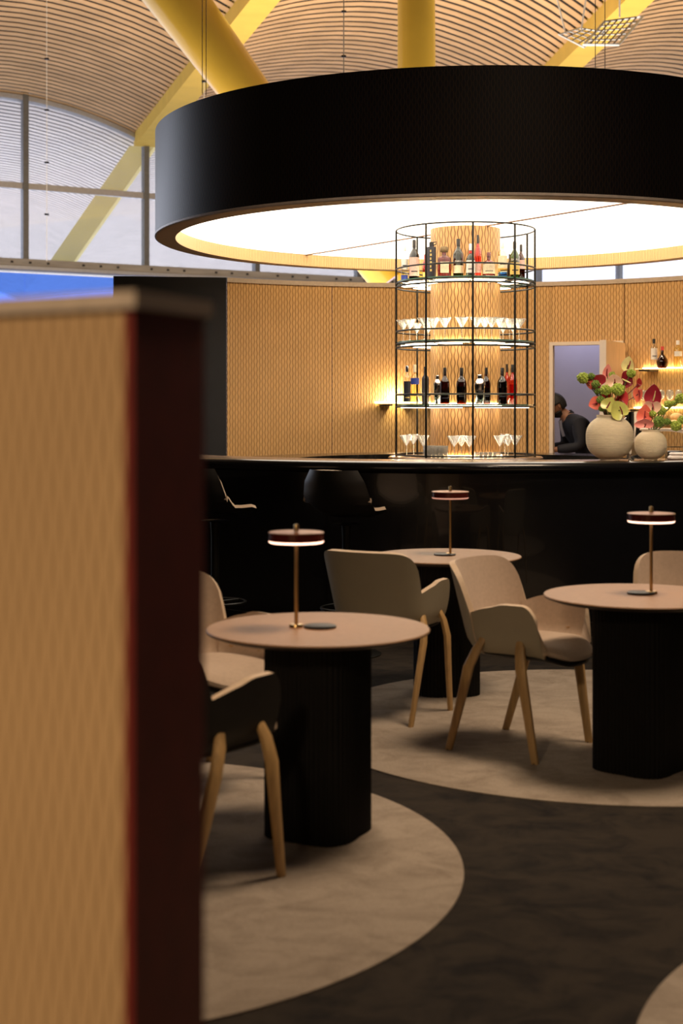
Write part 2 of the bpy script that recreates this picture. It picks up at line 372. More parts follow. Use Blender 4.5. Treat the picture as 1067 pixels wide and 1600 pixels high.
# --- overhang beyond the glazing
ob = MB(); t = TF+.35
while t < 96:
    for k in range(3): ribbon(ob, k, t, t+.38, 0, .01, 8)
    t += .62
over = ob.build('overhang_slats', 'bamboo_daylit'); tag(over, 'pale slatted underside of the roof overhang beyond the glazing', 'roof', kind='stuff')
ob = MB()
for k in range(3): ribbon(ob, k, TF+.3, 97, .3, .1, 8)
o = ob.build('overhang_deck', 'roof_out'); tag(o, kind='structure')
# raking yellow strut outside the glazing, carrying the overhang
st = MB(); pa, pb = Vector((at(222, 53.4), 53.4, 11.4)), Vector((at(85, 55.5), 55.5, zat(425, 55.5)))
vs = [(p.x+dx, p.y+dy, p.z) for p in (pa, pb) for dx, dy in ((-.47, 0), (.47, 0), (.47, .5), (-.47, .5))]
st.add(vs, [(3, 2, 1, 0), (4, 5, 6, 7)]+[(j, (j+1) % 4, 4+(j+1) % 4, 4+j) for j in range(4)])
tag(st.build('roof_strut', 'yellow_pale', smooth=False), 'pale yellow raking strut outside the glazing at the left', 'strut')
# --- glazed facade
FD = .58; F0 = Ab(TF)
def fac(X): return F0.y+FD*(X-F0.x)
fang = math.atan(FD)
mull = [-15.15, -11.2, -7.25, -3.3, .65, 4.6, 8.55, 12.5, 16.4]
zs, zt = 6.62, 9.4
def ceil_at(X):
    s = (X-(F0.x-9.3))/9.3
    if s < 0: return ZB
    if s <= 1: return ZB+RISE*(1-abs(2*s-1)**1.9)
    Bx = Bb(TF+5.2).x; s = (X-F0.x)/(Bx-F0.x)
    if s <= 1: return ZB+RISE*(1-abs(2*s-1)**1.9)
    s = min(1, (X-Bx)/9.3); return ZB+RISE*(1-abs(2*s-1)**1.9)
for i, (x0, x1) in enumerate(zip(mull, mull[1:])):
    win = empty(f'window_{i+1}', ((x0+x1)/2, fac((x0+x1)/2), zs), fang, kind='structure')
    L = (x1-x0)/math.cos(fang)
    h0, h1 = ceil_at(x0)-zs, ceil_at(x1)-zs
    b = MB(); b.box((-L/2, 0, h0/2+.1), (.2, .3, h0+.35)); b.build('mullion', 'steel_grey', win, smooth=False)
    b = MB(); b.box((0, 0, zt-zs), (L, .16, .22)); b.build('transom', 'aluminium', win, smooth=False)
    b = MB(); b.box((0, 0, (zt-.11-zs)/2), (L-.2, .03, zt-.11-zs)); b.build('pane', 'window_glass', win, smooth=False)
    b = MB(); hz = zt+.11-zs
    vs = [(-L/2+.1, y, hz) for y in (-.015, .015)]+[(L/2-.1, y, hz) for y in (-.015, .015)]+[(L/2-.1, y, h1+.1) for y in (-.015, .015)]+[(-L/2+.1, y, h0+.1) for y in (-.015, .015)]
    b.add(vs, [(0, 2, 4, 6), (7, 5, 3, 1), (0, 1, 3, 2), (2, 3, 5, 4), (4, 5, 7, 6), (6, 7, 1, 0)]); b.build('pane', 'window_glass', win, smooth=False)
    b = MB(); b.box((0, 0, -2.2), (L, .03, 3.8)); b.build('pane', 'blue_glass', win, smooth=False)
arch = MB()
for k in range(3): arch.tube([tuple(bay(k, TF, i/20)+Vector((0, -.05, -.12))) for i in range(21)], .16, 6)
tag(arch.build('trim_1', 'aluminium'), kind='structure')
b = MB(); L = 34/math.cos(fang); b.box((0, 0, 0), (L, .5, .42)); b.box((0, -.2, -.12), (L, .35, .12), 1)
for i in range(60):
    x = -L/2+L*i/60
    if i % 4 != 3: b.box((x, -.27, .08), (.08, .05, .07), 2)
beam = b.build('trim_2', ['beam_grey', 'aluminium', 'roof_dark'], smooth=False); beam.location = (.8, fac(.8), zs-.02); beam.rotation_euler.z = fang; tag(beam, kind='structure')
# closing hall walls outside the picture
tag(MB().box((24.2, 22, 7.2), (.3, 64, 14.6)).build('wall_right', 'hall_wall', smooth=False), kind='structure')
tag(MB().box((-22.2, 8, 7.2), (.3, 36, 14.6)).build('wall_left', 'hall_wall', smooth=False), kind='structure')  # unseen wall added to block sky light from the left
tag(MB().box((1, -10.2, 7.2), (46, .3, 14.6)).build('wall_rear', 'hall_wall', smooth=False), kind='structure')
# --- tall yellow round columns behind the bar
def ycol(p0, p1, r0, r1, label):
    b = MB(); b.tube([p0, p1], [r0, r1], 40); tag(b.build('round_column', 'yellow_paint'), label, 'column', 'yellow columns holding the roof')
YD = 28
cp = lambda px, py: (at(px, YD), YD, zat(py, YD))
foot = (at(668, YD), YD, 0)
ycol((at(652, YD), YD, 0), (at(650, YD), YD, 12.4), .40, .36, 'upright yellow round column rising behind the black drum')
ycol(tuple(Vector(cp(278, 0)).lerp(Vector(cp(385, 145)), 3.05)), tuple(Vector(cp(385, 145)).lerp(Vector(cp(278, 0)), 2.1)), .30, .66, 'leaning yellow round column above the drum, top left')
# --- bar back wall: curved carved oak panels
wallp = empty('wall_back', (XC, YC, 0), kind='structure')
RW = 4.3; ZW = 2.93
for a0, a1 in ((-33.3, -16), (-16, 1), (1, 18.2), (29.6, 45), (45, 60), (60, 78)):
    arc_slab(RW, RW+.06, a0+.05, a1-.05, 0, ZW).build('panel', 'oak_wave', wallp)
arc_slab(RW, RW+.06, 18.2, 29.5, 2.27, ZW).build('panel', 'oak_wave', wallp)
arc_slab(RW-.01, RW+.09, -33.3, 78, ZW, ZW+.05).build('capping', 'cap_grey', wallp)
# door and the room behind
dr = empty('door_1', (XC, YC, 0), kind='structure')
b = MB(); arc_slab(RW-.02, RW+.1, 18.0, 18.55, 0, 2.25, mb=b, n=2); arc_slab(RW-.02, RW+.1, 18.0, 29.5, 2.24, 2.28, mb=b); b.build('door_frame', 'frame_white', dr, smooth=False)
hx, hy = XC+RW*math.sin(R(29.3))-.02, YC+RW*math.cos(R(29.3))-.07
leaf = MB(); L = .80; nx, ny = at(943, 15.35), 15.35; ang = math.atan2(hy-ny, hx-nx)
leaf.box((0, 0, 1.13), (L, .07, 2.24), 0); lo = leaf.build('door_leaf', 'leaf_oak', dr, smooth=False)
lo.location = ((hx+nx)/2-XC, (hy+ny)/2-YC, 0); lo.rotation_euler.z = ang
b = MB(); b.box((-L/2-.006, 0, 1.13), (.012, .072, 2.24)); b.build('door_edge', 'frame_white', lo, smooth=False)
b = MB(); b.tube([(-.33, -.035, 1.05), (-.33, -.075, 1.05), (-.22, -.08, 1.05)], .009); b.build('door_handle', 'chrome', lo)
tag(MB().box((3.2, 18.6, 1.45), (4.4, .1, 2.9)).build('wall_backroom', 'lilac_paint', smooth=False), kind='structure')
# dark wall at the left of the oak wall
x1, y1 = XC+RW*math.sin(R(-33.3)), YC+RW*math.cos(R(-33.3))
b = MB(); b.box((-.62, 0, ZW/2+.01), (1.24, .12, ZW+.06)); o = b.build('wall_left', 'dark_wall', smooth=False)
o.location = (x1-.005, y1-.06, 0); o.rotation_euler.z = R(8); tag(o, kind='structure')
# lit shelves on the back wall
def wall_shelf(a0, a1, z, label, depth=.26):
    e = empty('wall_shelf', (XC, YC, z), label=label, cat='shelf')
    arc_slab(RW-.005-depth, RW-.005, a0, a1, -.012, 0).build('glass_plate', 'shelf_glass', e)
    arc_slab(RW-.03, RW-.006, a0, a1, .001, .012).build('light_strip', 'led_warm', e)
    for a in (a0+1.5, (a0+a1)/2, a1-1.5):
        b = MB(); arc_slab(RW-.005-depth, RW-.005, a-.9, a+.9, -.03, -.0125, mb=b, n=2); b.build('bracket', 'black_metal', e, smooth=False)
    return e
wall_shelf(32.6, 62, 1.955, 'glass wall shelf with three bottles, right of the open door')
wall_shelf(31.2, 62, 1.515, 'lower glass wall shelf packed with wine glasses, right of the door')
wall_shelf(-9.2, 1, 1.575, 'short lit glass shelf on the oak wall left of the column', .2)
l = bpy.data.lights.new('shelf_lamp', 'POINT'); l.energy = 14; l.color = (1, .72, .42); l.shadow_soft_size = .03
o = bpy.data.objects.new('shelf_lamp', l); C.objects.link(o); o.location = (XC+(RW-.13)*math.sin(R(-6)), YC+(RW-.13)*math.cos(R(-6)), 1.66)
# ================================================================== ROUND CARPETS
for (x, y, r, lb) in ((-.985, 4.705, 1.385, 'beige round carpet under the nearest table at the left'), (1.257, 6.77, 1.41, 'beige round carpet under the two farther tables'), (2.03, 3.0, 1.39, 'beige round carpet cut by the bottom right corner')):
    o = MB().lathe([(r, 0), (r, .004), (r-.004, .006), (.001, .006)], 160).build('round_carpet', 'carpet_beige'); o.location = (x, y, .0005); tag(o, lb, 'carpet', 'beige round carpets on the dark floor')
ZF = .0065
# ================================================================== BAR
bar = empty('bar_counter', (XC, YC, 0), label='long curved black bar counter with polished rounded edge', cat='bar')
RB = 3.05
A0, A1 = 96, 264
arc_slab(RB-.14, RB-.09, A0, A1, 0, 1.10, n=90).build('front_panel', 'black_gloss', bar)
b = MB(); arc_slab(RB-.16, RB-.06, A0, A1, 0, .09, n=90, mb=b); b.build('plinth', 'black_matt', bar)
prof = [(-.42, 1.122), (-.42, 1.157), (-.06, 1.157), (-.025, 1.152), (-.006, 1.138), (0, 1.118), (-.006, 1.096), (-.025, 1.08), (-.06, 1.075), (-.2, 1.075)]
def arc_sweep(prof, Rr, a0, a1, n, mats):
    b = MB(); vs = []; fs = []; mi = []
    for i in range(n+1):
        t = R(a0+(a1-a0)*i/n)
        for dr_, z in prof: vs.append(((Rr+dr_)*math.sin(t), (Rr+dr_)*math.cos(t), z))
    m = len(prof)
    for i in range(n):
        for j in range(m): fs.append((i*m+j, i*m+(j+1) % m, i*m+m+(j+1) % m, i*m+m+j)); mi.append(mats(j))
    fs += [tuple(range(m)), tuple(n*m+j for j in range(m-1, -1, -1))]; mi += [0, 0]
    b.add(vs, fs, mi); return b
arc_sweep(prof, RB, A0, A1, 110, lambda j: 1 if j == 1 else 0).build('countertop', ['black_gloss', 'counter_top'], bar)
# marble work counter (far half of the inner ring)
wc = empty('work_counter', (XC, YC, 0), label='low curved black marble work counter behind the bottle cage', cat='counter')
arc_slab(1.50, 2.06, -95, 95, 1.03, 1.07, n=70).build('worktop', 'marble', wc)
arc_slab(1.56, 2.0, -94, 94, 0, 1.03, n=70).build('cabinet', 'black_matt', wc)
# centre island and oak column
isl = empty('centre_island', (XC, YC, 0), label='round black island under the bottle cage', cat='island')
MB().lathe([(.60, 0), (.60, 1.04)], 64).build('base', 'black_matt', isl)
MB().lathe([(.66, 1.04), (.67, 1.05), (.67, 1.085), (.66, 1.095), (.001, 1.095)], 64).build('worktop', 'counter_top', isl)
ZI = 1.0955
o = MB().lathe([(.302, 0), (.302, 3.062-ZI)], 96).build('oak_column', 'oak_wave_column'); o.location = (XC, YC, ZI); tag(o, 'carved oak round column rising through the bottle cage', 'column')
# drum canopy
ZD = 2.955; RD = 2.67
dm = empty('drum_canopy', (XC, YC, ZD), label='huge round black canopy with a glowing white underside', cat='canopy')
b = MB(); b.lathe([(RD, .02), (RD, .89)], 200); b.build('outer_band', 'black_wave', dm)
MB().lathe([(RD-.01, 0), (RD+.004, .006), (RD+.004, .022), (RD, .024)], 200).build('lower_trim', 'rim_light', dm)
b = MB(); b.lathe([(RD-.17, .002), (RD-.008, .002)], 200); o = b.build('bottom_rim', 'rim_bronze', dm)
o.data.polygons[len(o.data.polygons)-1]
b = MB(); b.lathe([(RD-.17, 0), (RD-.17, .13)], 200); b.build('inner_band', 'oak_band', dm)
b = MB(); b.lathe([(RD-.01, .89), (.01, .90)], 100); b.build('top_cover', 'black_matt', dm)
def strip_caps(o, n=200):       # the open rings above must not be closed by cap faces
    import bmesh
    bm = bmesh.new(); bm.from_mesh(o.data); bmesh.ops.delete(bm, geom=[f for f in bm.faces if len(f.verts) > 8], context='FACES_ONLY'); bm.to_mesh(o.data); bm.free()
for ch in dm.children: strip_caps(ch)
sa = math.atan2(-3.49, 2.43)
for k in (0, 1):
    b = MB(); n = 60; vs = [(0, 0, 0)]; e = .012
    ox, oy = -math.sin(sa)*e*(1 if k == 0 else -1), math.cos(sa)*e*(1 if k == 0 else -1)
    vs = [((RD-.175)*math.cos(sa+PI*k+PI*i/n)+ox, (RD-.175)*math.sin(sa+PI*k+PI*i/n)+oy, .115) for i in range(n+1)]
    b.add(vs, [tuple(range(n, -1, -1))]); b.build('light_panel', 'panel_glow', dm, smooth=False)
b = MB(); b.box((0, 0, .109), (2*(RD-.175), .026, .006), rz=sa); b.build('seam', 'seam_tan', dm, smooth=False)
b = MB(); b.lathe([(RD-.17, .13), (.01, .13)], 100); o = b.build('backing', 'seam_tan', dm); strip_caps(o)
for (px, py, dy) in ((316, 160, -1.9), (322, 160, -1.85), (537, 118, -2.3), (930, 118, -1.5), (945, 118, -1.5)):
    Y = YC+dy+.15; b = MB(); b.tube([(at(px, Y)-XC, Y-YC, .9), (at(px, Y)-XC, Y-YC, 9)], .003, 6); b.build('hanging_cable', 'aluminium', dm)
# ================================================================== BOTTLE CAGE
cage = empty('bottle_cage', (XC, YC, ZI), label='round black wire shelving cage holding bottles around the oak column', cat='shelving')
RC = .60
def ring(z, r=RC, t=.0072):
    return MB().tube([(r*math.cos(2*PI*i/72), r*math.sin(2*PI*i/72), z-ZI) for i in range(72)], t, 6, closed=True).build('hoop', 'black_metal', cage)
SH1, SH2, SH3 = 2.61, 2.085, 1.545
for z in (3.052, SH1+.105, SH1-.018, SH1-.05, SH2+.09, SH2-.018, SH2-.05, SH3+.085, SH3-.02, ZI+.014): ring(z)
for z in (SH1-.02, SH2-.02, SH3-.02): ring(z, .312, .006)
for a in (-90, -38, 1, 38.5, 78, 110, 148, -139):
    x, y = RC*math.sin(R(a)), -RC*math.cos(R(a))
    MB().tube([(x, y, 0), (x, y, 3.052-ZI)], .0092, 8).build('upright', 'black_metal', cage)
for z in (SH1, SH2, SH3):
    for a in (-90, -38, 1, 38.5, 78, 110, 148, -139):
        b = MB(); b.tube([(.31*math.sin(R(a)), -.31*math.cos(R(a)), z-ZI-.02), (RC*math.sin(R(a)), -RC*math.cos(R(a)), z-ZI-.02)], .005, 6); b.build('spoke', 'black_metal', cage)
    arc_slab(.315, .59, 0, 360, z-ZI-.011, z-ZI, n=72).build('glass_shelf', 'shelf_glass', cage)
    arc_slab(.5905, .592, 0, 360, z-ZI-.011, z-ZI, n=72).build('shelf_edge', 'glass_edge', cage)
    arc_slab(.3035, .314, 0, 360, z-ZI-.018, z-ZI+.012, n=48).build('light_strip', 'led_warm', cage)
    if True:
        for a in (-60, -20, 20, 60, 100, 140, 180, 220): arc_slab(.34, .56, a+180-11, a+180+11, z-ZI-.032, z-ZI-.026, n=6).build('light_tile', 'led_white', cage)
arc_slab(.3035, .316, 0, 360, .001, .014, n=48).build('light_strip', 'led_warm', cage)
# ------------------------------------------------------------------ bottles
def ring_pos(px, r, back=False):
    X = at(px, YC-r*.8 if not back else YC+r*.6)
    for _ in range(4):
        r = min(.555, max(r, abs(X-XC)/.93))
        dx = max(-r*.98, min(r*.98, X-XC)); Y = YC+(1 if back else -1)*math.sqrt(r*r-dx*dx); X = at(px, Y)
    dx = max(-r*.98, min(r*.98, X-XC)); return XC+dx, Y
def text_mesh(body, size, name, m, parent, rad, z, vertical=False):
    cu = bpy.data.curves.new(name, 'FONT'); cu.body = body; cu.size = size; cu.align_x = 'CENTER'; cu.align_y = 'CENTER'; cu.extrude = .0002; cu.resolution_u = 2
    tmp = bpy.data.objects.new(name, cu); C.objects.link(tmp); dg = bpy.context.evaluated_depsgraph_get(); dg.update()
    me = bpy.data.meshes.new_from_object(tmp.evaluated_get(dg)); bpy.data.objects.remove(tmp)
    for v in me.vertices:
        x, y = v.co.x, v.co.y
        if vertical: x, y = y, -x
        a = x/rad; v.co = ((rad+v.co.z+.0008)*math.sin(a), -(rad+v.co.z+.0008)*math.cos(a), z+y)
    me.materials.clear(); me.materials.append(M[m]); o = bpy.data.objects.new(name, me); C.objects.link(o); o.parent = parent; return o
def bottle(x, y, z, wd, h, glassm, capm, labelm, label, group, style='wine', lab=(.12, .52), writing=None, lower=None, neck=None, marks=0):
    e = empty('shaker' if style == 'shaker' else 'bottle', (x, y, z), label=label, cat='shaker' if style == 'shaker' else 'bottle', group=group); r = wd/2
    if style == 'wine': P = [(r*.93, 0), (r, .01*h), (r, .56*h), (r*.93, .62*h), (r*.62, .70*h), (r*.36, .76*h), (r*.30, .80*h), (r*.30, .9*h)]; cz, cr = .80, r*.35
    elif style == 'round': P = [(r*.8, 0), (r, .04*h), (r, .42*h), (r*.94, .52*h), (r*.7, .62*h), (r*.3, .68*h), (r*.26, .85*h)]; cz, cr = .80, r*.32
    elif style == 'flask': P = [(r*.75, 0), (r*.98, .08*h), (r, .25*h), (r*.9, .42*h), (r*.5, .56*h), (r*.27, .64*h), (r*.25, .85*h)]; cz, cr = .82, r*.3
    elif style == 'tall': P = [(r*.97, 0), (r, .01*h), (r, .66*h), (r*.9, .72*h), (r*.4, .78*h), (r*.36, .88*h)]; cz, cr = .84, r*.42
    elif style == 'canister': P = [(r, 0), (r, .80*h), (r*.96, .82*h), (r*.5, .83*h), (r*.5, .86*h)]; cz, cr = .85, r*.6
    elif style == 'square': P = [(r*1.0, 0), (r*1.08, .02*h), (r*1.08, .56*h), (r*.98, .62*h), (r*.42, .68*h), (r*.34, .72*h), (r*.34, .82*h)]; cz, cr = .80, r*.62
    elif style == 'shaker': P = [(r*.68, 0), (r*.72, .01*h), (r*.98, .58*h), (r, .66*h)]; cz, cr = .66, r*.9
    if style == 'square':
        b = MB(); b.lathe(P, 24, sx=1, sy=.72, rib=lambda a: min(1/max(abs(math.cos(a)), 1e-6), 1/max(abs(math.sin(a)), 1e-6), 1.28)*.93)
    else: b = MB().lathe(P, 24)
    body = b.build('body', glassm, e)
    if style == 'shaker':
        MB().lathe([(r, .66*h), (r*.9, .74*h), (r*.62, .84*h), (r*.5, .86*h), (r*.48, .86*h)], 24).build('shoulder', capm, e)
        MB().lathe([(r*.44, .86*h), (r*.44, .97*h), (r*.36, h), (.001, h)], 24).build('cap', capm, e); return e
    if style == 'square': b = MB(); b.lathe([(cr*.9, .80*h), (cr, .83*h), (cr, .95*h), (cr*.8, .99*h), (.001, .99*h)], 4)
    elif style == 'canister': b = MB(); b.lathe([(r*.5, .86*h), (r*.5, .95*h), (.001, .95*h)], 16); b.tube([(r*.4, 0, .87*h), (r*1.05, 0, .9*h), (r*1.1, 0, .96*h), (r*.4, 0, .95*h)], r*.1, 6)
    else: b = MB(); b.lathe([(cr, cz*h), (cr, .985*h), (cr*.85, h), (.001, h)], 16)
    b.build('cap', capm, e)
    if labelm:
        if style == 'square': b = MB().box((0, -r*.725, .3*h), (r*1.35, .002, .36*h))
        else: b = MB(); b.lathe([(r*1.012, lab[0]*h), (r*1.012, lab[1]*h)], 20, a0=-PI*.88, a1=-PI*.12)
        lo_ = b.build('label', labelm, e)
        if style not in ('square',) and lab[1]-lab[0] > .25:
            bb = MB(); bb.lathe([(r*1.02, (lab[0]+.10)*h), (r*1.02, (lab[0]+.13)*h)], 12, a0=-PI*.7, a1=-PI*.3); bb.build('label_print', 'label_black' if labelm != 'label_black' else 'label_gold', lo_)
    if marks:
        b = MB()
        for q in range(6): b.lathe([(r*1.015, (.18+.10*q)*h), (r*1.015, (.24+.10*q)*h)], 3, a0=-PI*.62, a1=-PI*(.50+.03*(q % 2)))
        b.build('gold_print', 'label_gold', e)
    if lower: MB().lathe([(r*1.01, .003), (r*1.01, .14*h)], 20).build('base_band', lower, e)
    if neck: MB().lathe([(r*.33, .70*h), (r*.33, .78*h)], 16).build('neck_label', neck, e)
    if writing: text_mesh(writing[0], writing[1], 'lettering', writing[2], e, r*1.02, writing[3]*h, writing[4])
    return e
px2m = lambda p, Y: p*Y/FPX
g1 = 'bottles on the top shelf of the cage'
T1 = [  # px, width px, height px, glass, cap, label material, text, style, back, extras
 (632, 11, 54, 'bottle_clear', 'cap_white', 'label_white', 'clear bottle with blue base at the left end of the top shelf', 'tall', 0, dict(lab=(.3, .6), lower='label_blue')),
 (647, 16.5, 62, 'bottle_dark', 'cap_black', 'label_pink', 'dark bottle with a large pinkish label, top shelf left', 'wine', 0, dict(lab=(.08, .55), neck='label_gold')),
 (664, 8, 47, 'bottle_red', 'label_red', 'label_gold', 'narrow red bottle behind the tall black canister', 'tall', 1, dict(lab=(.2, .4))),
 (674, 14.5, 60, 'label_black', 'cap_black', None, 'tall black canister bottle with vertical gold marks and a looped cap', 'canister', 0, dict(marks=1)),
 (694, 20, 48, 'bottle_amber', 'cap_bronze', 'label_cream', 'square amber decanter with flat square stopper', 'square', 0, dict()),
 (716, 16.5, 60, 'bottle_green', 'cap_black', 'label_cream', 'green vermouth bottle left of the middle upright', 'wine', 0, dict(lab=(.1, .3), writing=('ZARRO', .022, 'label_white', .40, False))),
 (735, 14.5, 51, 'bottle_green', 'cap_white', 'label_white', 'short green bottle with white cap and white label', 'round', 0, dict(lab=(.1, .48), neck='label_red')),
 (746.5, 11, 66, 'bottle_pink', 'cap_black', 'label_pink', 'tall pink bottle with black cap in front of the column', 'wine', 0, dict(lab=(.1, .35), neck='label_red')),
 (763.5, 20, 38, 'bottle_amber', 'bottle_amber', 'label_cream', 'squat round-shouldered amber bottle at the right of the column', 'round', 0, dict(lab=(.1, .5))),
 (776, 5.5, 48, 'bottle_dark', 'cap_black', None, 'thin dark bottle behind the pale yellow one', 'tall', 1, dict(lower='label_blue')),
 (785, 15, 55, 'bottle_pale', 'cap_white', 'label_cream', 'pale yellow bottle with white top and blue base', 'tall', 0, dict(lab=(.25, .6), lower='bottle_bluebase')),
 (796, 8, 46, 'bottle_dark', 'cap_black', None, 'dark bottle half hidden behind the right front upright', 'wine', 1, dict()),
 (804, 16, 58, 'bottle_green', 'cap_black', 'label_gold', 'olive green vermouth bottle at the right of the top shelf', 'wine', 0, dict(lab=(.1, .42), writing=('ZARRO', .022, 'label_white', .50, False))),
 (814, 12, 55, 'bottle_brown', 'cap_black', 'label_pink', 'brown wine bottle last at the right end of the top shelf', 'wine', 0, dict(lab=(.3, .55)))]
for k, (px, wp, hp, gm, cm, lm, lb, st_, bk, ex) in enumerate(T1):
    r = (.49, .42)[k % 2] if not bk else .43
    x, y = ring_pos(px, r, bk); bottle(x, y, SH1+.001, px2m(wp, y), px2m(hp, y), gm, cm, lm, lb, g1, st_, **ex)
g3 = 'bottles and shakers on the third shelf of the cage'
T3 = [
 (636, 11.5, 60, 'bottle_clear', 'chrome', 'label_black', 'clear bottle with a big black label, left end of third shelf', 'tall', 0, dict(lab=(.06, .6))),
 (648, 14, 62, 'bottle_pale', 'label_cream', 'label_blue', 'clear bottle of yellow spirit with a slanted blue label', 'wine', 0, dict(lab=(.5, .66))),
 (664.5, 11, 59, 'label_black', 'cap_black', None, 'tall matt black bottle beside the left of the column', 'tall', 1, dict()),
 (683.5, 12.5, 45, 'chrome', 'chrome', None, 'steel cocktail shaker left on the third shelf', 'shaker', 0, dict()),
 (695, 15, 57, 'bottle_brown', 'cap_black', 'bottle_brown', 'brown bottle directly right of the left steel shaker', 'wine', 0, dict(lab=(.05, .4))),
 (721, 16, 57, 'bottle_brown', 'cap_black', 'bottle_dark', 'dark brown bottle alone in front of the middle of the column', 'wine', 0, dict(lab=(.1, .48))),
 (749.5, 17, 46, 'chrome', 'chrome', None, 'steel cocktail shaker right of the column centre', 'shaker', 0, dict()),
 (759.5, 13, 57, 'bottle_brown', 'cap_black', 'bottle_dark', 'slim brown bottle just right of the right steel shaker', 'wine', 0, dict(lab=(.1, .45))),
 (774, 9, 50, 'bottle_pink', 'cap_black', None, 'pink bottle behind the dark bottle near the column edge', 'wine', 1, dict()),
 (784.5, 16, 57, 'bottle_dark', 'cap_black', 'bottle_red', 'near black bottle left of the right front upright', 'wine', 0, dict(lab=(.1, .45))),
 (792, 10, 63, 'bottle_pink', 'cap_black', None, 'pink bottle behind the right front upright', 'wine', 1, dict()),
 (800.5, 14, 62, 'bottle_pink', 'cap_black', 'bottle_red', 'bright pink bottle last at the right of the third shelf', 'wine', 0, dict(lab=(.15, .5)))]
for k, (px, wp, hp, gm, cm, lm, lb, st_, bk, ex) in enumerate(T3):
    r = (.50, .41)[k % 2] if not bk else .43
    x, y = ring_pos(px, r, bk); bottle(x, y, SH3+.001, px2m(wp, y), px2m(hp, y), gm, cm, lm, lb, g3, st_, **ex)
# ------------------------------------------------------------------ glasses
def cocktail(h=.185, r=.062):
    e = empty('cocktail_glass', (0, 0, 0), cat='glass')
    MB().lathe([(.001, h*.5), (.006, h*.52), (r, h), (r-.0015, h), (.004, h*.545)], 20).build('bowl', 'clear_glass', e)
    MB().lathe([(.0035, .006), (.003, h*.5), (.005, h*.52)], 10).build('stem', 'clear_glass', e)
    MB().lathe([(r*.62, 0), (r*.62, .002), (.006, .008), (.003, .012)], 20).build('foot', 'clear_glass', e)
    return e
proto = cocktail(); used = [0]
ORD = ['first', 'second', 'third', 'fourth', 'fifth', 'sixth', 'seventh', 'eighth', 'ninth', 'tenth', 'eleventh', 'twelfth', 'thirteenth', 'fourteenth', 'fifteenth', 'sixteenth', 'seventeenth']
def place(proto, used, loc, label, group, rz=0):
    o = proto if not used[0] else copy_tree(proto); used[0] = 1
    o.location = loc; o.rotation_euler.z = rz; o['label'] = label; o['group'] = group; return o
for i, (px, r, bk) in enumerate(((629, .50, 0), (640, .42, 0), (651, .53, 1), (663, .53, 0), (669, .40, 1), (677.5, .49, 0), (695, .47, 0), (721.5, .5, 0), (744.5, .48, 0), (757, .42, 0), (768, .5, 0), (781, .5, 0), (786, .42, 1), (796, .45, 0), (802, .5, 1), (811, .52, 0))):
    x, y = ring_pos(px, r, bk); place(proto, used, (x, y, SH2+.001), f'{ORD[i]} V-shaped cocktail glass from the left on the second shelf of the cage', 'cocktail glasses on the second shelf')
for i, (px, r, bk) in enumerate(((635, .55, 0), (646, .50, 1), (661, .5, 0), (709.5, .53, 0), (720.5, .42, 0), (733.5, .53, 0), (781, .5, 0), (789, .5, 1), (794, .44, 0), (805, .5, 0))):
    x, y = ring_pos(px, r, bk); place(proto, used, (x, y, ZI+.001), f'{ORD[i]} V-shaped cocktail glass from the left at the foot of the bottle cage', 'cocktail glasses at the foot of the cage', .3*i)
tum = MB().lathe([(.031, 0), (.035, .10), (.033, .10), (.029, .006), (.001, .006)], 16).build('tumbler', 'clear_glass'); tag(tum, None, 'glass'); u2 = [0]
for i, px in enumerate((668, 674.5, 681, 687.5, 694)):
    for k, r in enumerate((.52, .44)):
        x, y = ring_pos(px, r); place(tum, u2, (x, y, ZI+.001), f'straight tumbler, {ORD[i]} from the left in the {("front", "rear")[k]} row at the cage foot', 'tumblers at the foot of the cage')
low = MB().lathe([(.030, 0), (.037, .05), (.035, .05), (.028, .006), (.001, .006)], 16).build('tumbler', 'clear_glass'); tag(low, None, 'glass'); u3 = [0]
for px in (748, 755, 762, 769, 776): x, y = ring_pos(px, .54); place(low, u3, (x, y, ZI+.001), f'low clear tumbler, {ORD[(px-748)//7]} from the left in the row right of the column foot', 'low tumblers at the foot of the cage')
# wine glasses on the lower wall shelf, stems up from their feet
wg = empty('wine_glass', (0, 0, 0), cat='glass')
MB().lathe([(.001, .09), (.02, .098), (.036, .125), (.040, .155), (.033, .20), (.031, .20), (.038, .155), (.018, .10)], 16).build('bowl', 'clear_glass', wg)
MB().lathe([(.033, 0), (.033, .002), (.004, .008), (.0035, .09)], 16).build('stem', 'clear_glass', wg); u4 = [0]
for k, rr in enumerate((RW-.20, RW-.09)):
    for i in range(17):
        a = R(32.2+k*.7+i*1.45); place(wg, u4, (XC+rr*math.sin(a), YC+rr*math.cos(a), 1.517), f'stemmed wine glass, {ORD[i]} from the left in the {("front", "rear")[k]} row on the lower wall shelf', 'wine glasses on the lower wall shelf')
for px, wp, hp, gm, cm, lm, lb, st_, ex in ((1021.5, 11, 46, 'bottle_clear', 'cap_black', 'label_white', 'clear bottle with black cap and white label on the wall shelf', 'tall', dict(lab=(.3, .68))),
        (1034.7, 17, 34, 'bottle_brown', 'label_red', 'bottle_brown', 'squat dark red round bottle on the wall shelf', 'flask', dict(lab=(.08, .3))),
        (1059, 13, 43, 'bottle_pale', 'cap_white', 'label_white', 'pale yellow bottle with white label on the wall shelf', 'tall', dict(lab=(.42, .6)))):
    th = R(30)
    rr = RW-.14
    for _ in range(30):
        X = XC+rr*math.sin(th); Y = YC+rr*math.cos(th); th += (at(px, Y)-X)/rr*.8
    bottle(X, Y, 1.957, px2m(wp, Y), px2m(hp, Y), gm, cm, lm, lb, 'bottles on the wall shelf', st_, **ex)
